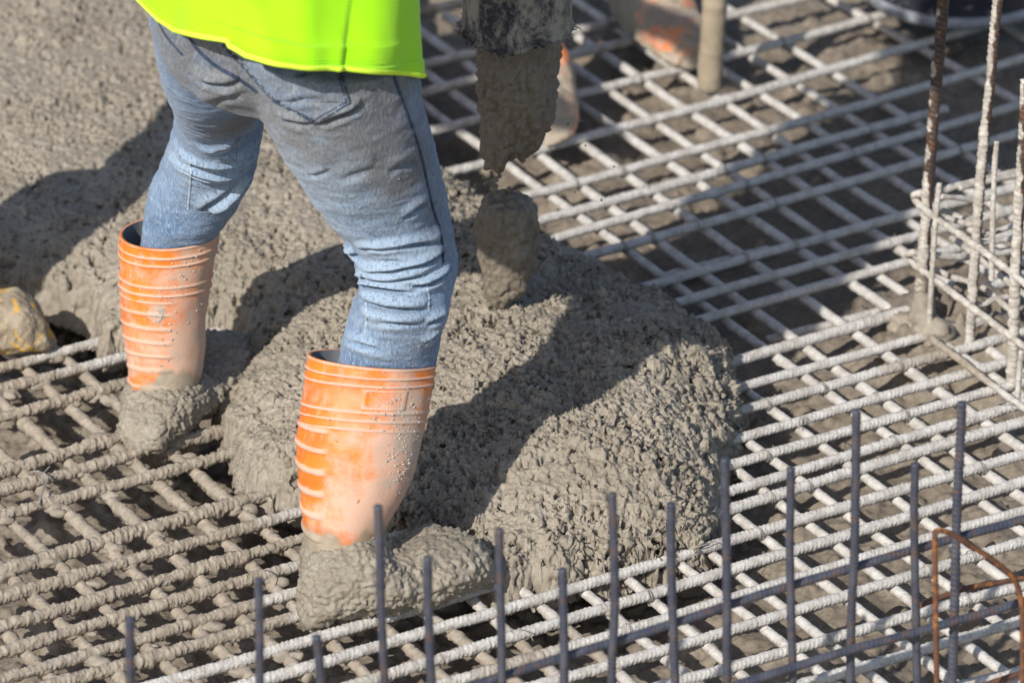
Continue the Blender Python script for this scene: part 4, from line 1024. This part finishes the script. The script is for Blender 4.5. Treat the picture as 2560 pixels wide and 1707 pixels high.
def falling(name, outline, Y, label, seed, k=.8, torn=True, amp=.8):
    st = [(xl, yl, xr, yr, Y, k) for xl, yl, xr, yr in outline]
    V, F = loft(st, 110, 150, .85); me = mk(name, V, F)
    bm = bmesh.new(); bm.from_mesh(me); bmesh.ops.recalc_face_normals(bm, faces=bm.faces); bm.to_mesh(me); bm.free()
    me = evaluated(me, [('REMESH', dict(mode='VOXEL', voxel_size=.0022)), ('SMOOTH', dict(factor=.5, iterations=4))])
    P = coords(me); N = normals(me); Q = P*np.array([1, 1, .55])
    zz = (P[:, 2]-P[:, 2].min())/(np.ptp(P[:, 2])); low = smooth(.4, 0, zz)
    d = .009*fbm(Q, 22, 2, .5, seed)+.0075*np.abs(fbm(Q, 60, 2, .6, seed+1))*2-.004+.0050*np.abs(vnoise(Q, 150, seed+2))+.0030*np.abs(vnoise(Q, 300, seed+3))-.014*np.clip(vnoise(Q, 42, seed+4)-.4, 0, 1)*2
    P = P+N*(amp*d)[:, None]
    if torn: P[:, 2] -= low*.018*np.clip(vnoise(P*np.array([1, 1, .15]), 60, seed+7), -.2, 1)
    setco(me, P)
    o = put(name, me, M_FALL, None, P.mean(0)); tag(o, label, 'concrete'); return o
falling('falling_concrete', [(1205,20,1388,20), (1200,110,1390,105), (1194,170,1391,160), (1193,260,1386,245), (1198,312,1372,296), (1200,352,1352,332), (1206,382,1334,366), (1212,400,1300,388), (1222,412,1262,402)], HY, 'dark wet concrete stream hanging from the black hose end', 3)
falling('falling_concrete', [(1226,488,1268,492), (1206,508,1322,505), (1196,540,1344,530), (1192,572,1347,568), (1194,620,1344,620), (1202,680,1336,668), (1206,725,1312,715), (1222,766,1275,752)], HY, 'lower detached clump of wet concrete about to hit the pile', 17, .8, False, .6)
rg = np.random.default_rng(9)
pp = []
for i in range(26):
    x, y = (rg.normal(1240, 28), rg.uniform(395, 480)) if i < 16 else (rg.uniform(1130, 1640), rg.uniform(180, 560))
    r = rg.uniform(.0012, .0042) if i < 16 else rg.uniform(.0008, .0018); pp.append(blob(atY(x, y, HY+rg.normal(0, .03)), (r, r, r*1.3), rg, 2))
o = put('concrete_splatter', mesh_np('concrete_splatter', *fill_tris(pp)), M_FALL); tag(o, 'small drops of concrete flying beside the falling stream', 'concrete', None, 'stuff')

# ------------------------------------------------------------------ pole, bucket
pb = at(1771, 232, -.004)
def build_pole():
    top = at_plane(1787, 0, pb, (1, 0)); d = (top-pb); top2 = pb+d*4.2
    C, s = resample([pb, top, top2], .004)
    t, a, b = frames(C, np.array([0, 1, .1])); seg = 48; th = np.linspace(0, 2*math.pi, seg, endpoint=False); r = .0195
    V = C[:, None]+r*(np.cos(th)[None, :, None]*a[:, None]+np.sin(th)[None, :, None]*b[:, None]); D = (V-C[:, None])/r
    Pf = V.reshape(-1, 3); rr = (.0016*fbm(Pf, 40, 3, .6, 5)+.0011*fbm(Pf, 160, 2, .6, 6)).reshape(V.shape[:2])
    for c in (.075, .155, .19): rr += .0012*np.exp(-((s-c)/.003)**2)[:, None]
    V = V+D*rr[..., None]; V[:4] = C[:4, None]+(V[:4]-C[:4, None])*np.array([.3, .7, .88, .96])[:, None, None]
    o = put('vibrator_pole', mesh_np('vibrator_pole', V.reshape(-1, 3), grid_faces(len(C), seg)), M_POLE, None, pb)
    tag(o, 'mud-coated round pole with white patches planted upright in the mat', 'pole')
build_pole()
def build_bucket():
    c = at(2395, -12, .03); prof = [(0, .012), (.10, .012), (.118, .010), (.126, .0), (.138, .0), (.146, .004), (.150, .012), (.1515, .03), (.153, .05), (.1545, .052), (.1545, .062), (.153, .064), (.158, .15), (.166, .30), (.172, .305), (.172, .315), (.164, .316), (.16, .30), (.148, .03), (0, .03)]
    P = np.array(prof); P = np.concatenate([np.linspace(P[i], P[i+1], 6, endpoint=False) for i in range(len(P)-1)]+[P[-1:]])
    seg = 128; th = np.linspace(0, 2*math.pi, seg, endpoint=False)
    V = np.stack([c[0]+P[:, :1]*np.cos(th), c[1]+P[:, :1]*np.sin(th), c[2]-.0+P[:, 1:]*np.ones(seg)], -1)
    o = put('black_bucket', mesh_np('black_bucket', V.reshape(-1, 3), grid_faces(len(P), seg)), M_BUCKET, None, c)
    tag(o, 'round black plastic bucket with shiny lower rim standing behind the cage bars', 'bucket')
    ra = np.linspace(0, 2*math.pi, 97); rp = np.stack([c[0]+.1445*np.cos(ra), c[1]+.1445*np.sin(ra), c[2]+.013+0*ra], 1)
    put('base_rim', mk('base_rim', *tube(rp, .0125, 16, .006, False)), plain('scuffed_grey_rim', (.27, .28, .31), (.16, .165, .18), 30, .28, .5), o)
    hb = [c+np.array([.168*math.cos(a), .168*math.sin(a)*.2, .29+.14*math.sin(a)]) for a in np.linspace(0, math.pi, 9)]
    put('bucket_handle', mk('bucket_handle', *tube(hb, .003, 8)), M_WIRE, o)
build_bucket()

# ------------------------------------------------------------------ rebar cage of the column at the right
P1, P3 = at(2299, 800, 0), at(2531, 965, 0); dB = (P3-P1); dB /= np.linalg.norm(dB)
dA = at(2300, 700, 0)-at(2000, 788, 0); dA /= np.linalg.norm(dA)
cage = empty('rebar_cage', tuple(float(q) for q in P1)); tag(cage, 'upright column cage of rusty and white-dusted bars with square ties, right edge', 'rebar cage')
def cmud(lo, hi, flip=1):
    return lambda P: .62*smooth(hi, lo, P[:, 2])-.22
v1 = [at_plane(2299, 800, P1, (1, 0)), at_plane(2323, 427, P1, (1, 0)), at_plane(2358, 0, P1, (1, 0))]; v1.append(v1[-1]*2-v1[-2]*1.0+0*v1[0])
rebar('upright_bar', v1, .0066, M_CAGE, 501, 0, 1.1, 1.6, .0013, 14, .0085, cage, cmud(.10, .26), (0, 1, .01), .0008, .55)
P2 = at(2422, 862, 0)
v2 = [at_plane(2422, 862, P2, (1, 0)), at_plane(2443, 580, P2, (1, 0)), at_plane(2455, 427, P2, (1, 0)), at_plane(2495, 0, P2, (1, 0))]; v2.append(v2[-1]*2-v2[-2])
rebar('upright_bar', v2, .0062, M_CAGE, 502, .05, .8, 1.6, .0013, 14, .0085, cage, cmud(.26, .40), (0, 1, .01), .0008, .55)
v3 = [P3, at_plane(2541, 672, P3, (1, 0)), at_plane(2552, 454, P3, (1, 0)), at_plane(2566, 200, P3, (1, 0))]
rebar('upright_bar', v3, .0066, M_CAGE, 503, .05, .8, 1.4, .0013, 14, .0085, cage, cmud(.10, .45), (0, 1, .01), .0008, .55)
Pw = at(2322, 835, 0)
for k, (p, q) in enumerate([([(2322,835),(2330,680),(2338,560),(2349,457)], at(2322, 835, 0)), ([(2478,700),(2481,574),(2486,450),(2492,354)], at(2470, 880, 0)), ([(2544,1000),(2548,940),(2555,876)], at(2544, 1000, 0))]):
    rebar('thin_upright', [at_plane(x, y, q, (1, 0)) for x, y in p], .0034, M_CAGE, 510+k, .35, .8, .8, .0016, 10, .006, cage, lambda P: .42+0*P[:, 0], (0, 1, .01), .0008, .45)
def tie(front, back, seed, r=.0042, mo=.55):
    pts = [at_plane(x, y, P1-np.array([0, .012, 0]), dB) for x, y in front][::-1]+[at_plane(x, y, P1+np.array([0, .012, 0]), dA) for x, y in back]
    rebar('square_tie', pts, r, M_CAGE, seed, 0, .8, .5, .0018, 10, .006, cage, lambda P: mo+0*P[:, 0], (0.02, .03, 1), .0008, .3)
tie([(2286,496),(2310,520),(2339,544),(2437,612),(2525,680),(2575,720)], [(2292,484),(2330,479),(2356,474),(2437,452),(2546,427),(2590,417)], 520)
tie([(2272,642),(2290,664),(2328,691),(2424,762),(2544,852),(2590,886)], [(2280,632),(2330,636),(2416,642),(2500,628),(2590,610)], 521)
for k, (pts, q, dd) in enumerate([([(2352,490),(2400,494),(2437,498),(2480,494)], P1+dB*.05+dA*.02, dA), ([(2432,601),(2470,606),(2510,598),(2560,588)], P2, dA), ([(2370,543),(2400,553),(2432,560)], P1+dA*.05, dB), ([(2335,673),(2380,692),(2425,703)], P1+dA*.04, dB),
                                  ([(2400,470),(2470,455),(2560,436),(2600,428)], P1+dA*.08, dA), ([(2380,596),(2440,640),(2500,688),(2575,745)], P1+dA*.10, dB), ([(2470,640),(2520,630),(2585,618)], P1+dA*.1+dB*.1, dA), ([(2340,520),(2400,545),(2450,560)], P1+dA*.07, dB),
                                  ([(2424,742),(2452,765),(2480,752),(2520,742)], P2, dA), ([(2455,718),(2490,745),(2525,775)], P2+dA*.05, dB), ([(2456,590),(2500,575),(2545,560)], P2+dA*.06, dA)]):
    rebar('square_tie', [at_plane(x, y, q, dd) for x, y in pts], .0038, M_CAGE, 530+k, 0, .8, .5, .0018, 10, .006, cage, lambda P: .42+0*P[:, 0], (0.02, .03, 1), .0008, .4)
o = rebar('square_tie', [at(x, y, .013) for x, y in [(2330,845),(2345,859),(2397,895),(2500,974),(2590,1040)]], .0045, M_BAR, 540, .25, 1., .4, .0018, 10, .006, cage)
_c, _s = resample([v1[0], v1[0]+(v1[1]-v1[0])*.36], .002); _t, _a, _b = frames(_c, np.array([0, 1, .01])); _th = np.linspace(0, 2*math.pi, 40, endpoint=False)
_d = np.cos(_th)[None, :, None]*_a[:, None]+np.sin(_th)[None, :, None]*_b[:, None]; _p = (_c[:, None]+.0095*_d)
_r = .0098+.0035*fbm(_p.reshape(-1, 3), 60, 3, .6, 3).reshape(_p.shape[:2])+.006*np.exp(-((_s-.092)/.012)**2)[:, None]-.008*smooth(.105, .13, _s)[:, None]
put('mud_sleeve', mesh_np('mud_sleeve', (_c[:, None]+_r[..., None]*_d).reshape(-1, 3), grid_faces(len(_c), 40)), M_MUDDY, cage)
mc = [blob(at(2303, 790, .015), (.019, .017, .034), rg), blob(at(2330, 830, .0), (.035, .03, .02), rg), blob(at(2370, 850, -.02), (.05, .04, .025), rg), blob(at(2268, 812, -.01), (.03, .02, .02), rg)]
put('mud_lump', mesh_np('mud_lump', *fill_tris(mc)), M_MUDDY, cage)

# ------------------------------------------------------------------ starter bars in the foreground
G0, G1 = at(2395, 1835, 0), at(326, 2420, 0); dS = (G1-G0)/np.linalg.norm(G1-G0); nS = np.array([-dS[1], dS[0], 0]); nS = nS if nS[1] > 0 else -nS
START = [((327,1544),(325,1707)), ((648,1443),(651,1707)), ((792,1585),(803,1707)), ((946,1268),(967,1707)), ((1070,1394),(1081,1707)), ((1250,1323),(1258,1707)), ((1405,1424),(1411,1707)),
         ((1530,1235),(1533,1707)), ((1680,1257),(1688,1707)), ((1811,1148),(1816,1707)), ((1974,1170),(1983,1707)), ((2141,1028),(2130,1707)), ((2285,1159),(2290,1707)), ((2403,1007),(2380,1707))]
smooth_idx = {3, 10, 12, 1}
for i, (a, b) in enumerate(START):
    sl = (b[0]-a[0])/(b[1]-a[1]); yb = 1835+(2395-a[0])*(2420-1835)/(2395-326)
    pts = [at_plane(a[0]+sl*(yb-a[1]), yb, G0, dS), at_plane(*a, G0, dS)]
    o = rebar('starter_bar', pts, .0049 if i != 13 else .0053, M_STEEL, 600+i, 0, .25, 1.6 if i not in smooth_idx else .7, .0013, 14, .0062 if i != 13 else .0075, None, None, (0, 1, .01), .0016)
    extra = {13: 'tallest ribbed', 3: 'tall smooth'}.get(i, 'dark steel')
    tag(o, f'{extra} starter bar standing upright in front, {ORD[i]} of fourteen from the left', 'rebar', 'upright starter bars in the foreground')
for k, (p, off, lab) in enumerate([([(1000,1775),(1280,1683),(1600,1582),(1920,1481),(2240,1388),(2620,1279)], nS*.0105, 'long dark steel bar lying behind the upright starter bars, upper of two'),
                                   ([(1500,1815),(1920,1688),(2110,1629),(2274,1582),(2465,1530),(2620,1486)], -nS*.0105, 'long dark steel bar tied across the front of the starter bars, lower of two')]):
    o = rebar('distribution_bar', [at_plane(x, y, G0+off, dS) for x, y in p], .0054, M_STEEL, 640+k, 0, .25, 1.2, .0013, 14, .0065, None, None)
    tag(o, lab, 'rebar')
q = G0-nS*.13
hp = [(2342,1850),(2341,1707),(2338,1500),(2336,1345),(2340,1331),(2352,1327),(2383,1338),(2437,1370),(2486,1402),(2533,1443),(2550,1485),(2556,1540),(2557,1707),(2558,1850)]
o = rebar('hairpin_tie', [at_plane(x, y, q, dS) for x, y in hp], .0034, M_RUST, 650, 0, .3, .8, .0016, 12, .006, None, None)
tag(o, 'rusty orange bent hairpin bar hooked over the upper front bar', 'rebar')
o = rebar('rusty_bar', [at_plane(x, y, G0+nS*.02, dS) for x, y in [(2299,1516),(2356,1492),(2424,1468),(2500,1455),(2600,1440)]], .0034, M_RUST, 651, 0, .3, .8, .0016, 12, .006, None, None)
tag(o, 'thin rusty bar crossing behind the tallest starter bar', 'rebar')
o = rebar('rusty_bar', [at_plane(x, y, G0-nS*.03, dS) for x, y in [(2420,1728),(2473,1707),(2544,1683),(2620,1658)]], .0036, M_RUST, 652, 0, .3, .8, .0016, 12, .006, None, None)
tag(o, 'rusty orange bar end in the bottom right corner', 'rebar')

# ------------------------------------------------------------------ tie wire
def wire(pts, label, r=.0008):
    V, F = fill_tris([tube([at(x, y, z) for x, y, z in p], r, 6, .002) for p in pts]); o = put('tie_wire', mk('tie_wire', V, F), M_WIRE, None, at(*pts[0][0])); tag(o, label, 'wire', 'bits of tie wire on the mat')
L1 = lambda x, y, z: (x/TS, 854+y/TS, z)
wire([[L1(275,1195,.012), L1(340,1185,.016), L1(400,1200,.014), L1(455,1145,.016)], [L1(395,1200,.016), L1(425,1260,.012), L1(390,1350,.01), L1(350,1490,.008)], [L1(405,1200,.017), L1(438,1265,.012), L1(400,1355,.01), L1(362,1480,.008)]], 'twisted loose tie wire at the left edge of the mat', .0011)
R6 = lambda x, y, z: (1920+x/TS, 854+y/TS, z)
wire([[R6(290,740,.006), R6(300,680,.013), R6(330,690,.012), R6(345,760,.006)], [R6(285,800,0), R6(300,700,.012), R6(420,760,.008)]], 'tie wire wrapped round a white bar right of the pile')
wire([[R6(2100,570,.012), R6(2220,550,.02), R6(2250,620,.012), R6(2270,700,.006)]], 'bent tie wire lying by the foot of the cage')
L3 = lambda x, y, z: (640+x/TS, 1280+y/TS, z)
wire([[L3(70,540,.004), L3(100,530,.013), L3(125,580,.012), L3(115,650,.004)]], 'tie wire loop on the bar left of the front boot')
R7 = lambda x, y, z: (1280+x/TS, 1280+y/TS, z)
wire([[R7(1640,340,.012), R7(1760,300,.014), R7(1870,265,.013), R7(1880,310,.013), R7(1875,360,.004)]], 'tie wire round the white bar below the pile')
wire([[R7(60,1070,.008), R7(130,1085,.013), R7(175,1140,.012), R7(195,1180,.006)]], 'short tie wire on the bars right of the muddy toe')

def tie_mesh():
    ang = np.linspace(0, 2*math.pi*1.9, 40); loop = np.stack([.004*np.sin(ang*.5), .0088*np.cos(ang), .0088*np.sin(ang)], 1)
    loop[:, 0] += np.linspace(-.004, .004, 40)
    tail = np.array([loop[-1], loop[-1]+np.array([.004, .002, .006]), loop[-1]+np.array([.010, -.004, .010]), loop[-1]+np.array([.016, .002, .009])])
    return mk('wire_tie', *tube(np.concatenate([loop, tail[1:]]), .00075, 6, .0016))
tm = tie_mesh(); tm.materials.append(M_WIRE)
rt = random.Random(4); nt = 0
for p, *_ in A:
    for q in B[8:]:
        q = list(q); h = isect(p, q)
        if h is None or h[0] < 1250 or rt.random() > .24: continue
        o = bpy.data.objects.new('wire_tie', tm); COL.objects.link(o); o.location = at(h[0]+rt.uniform(-6, 6), h[1], 0)
        o.rotation_euler = (rt.uniform(-.6, .6), 0, math.radians(27)+rt.uniform(-.2, .2)); nt += 1
        tag(o, 'small twisted wire tie looped round a bar crossing of the mat', 'wire tie', 'wire ties at the bar crossings')
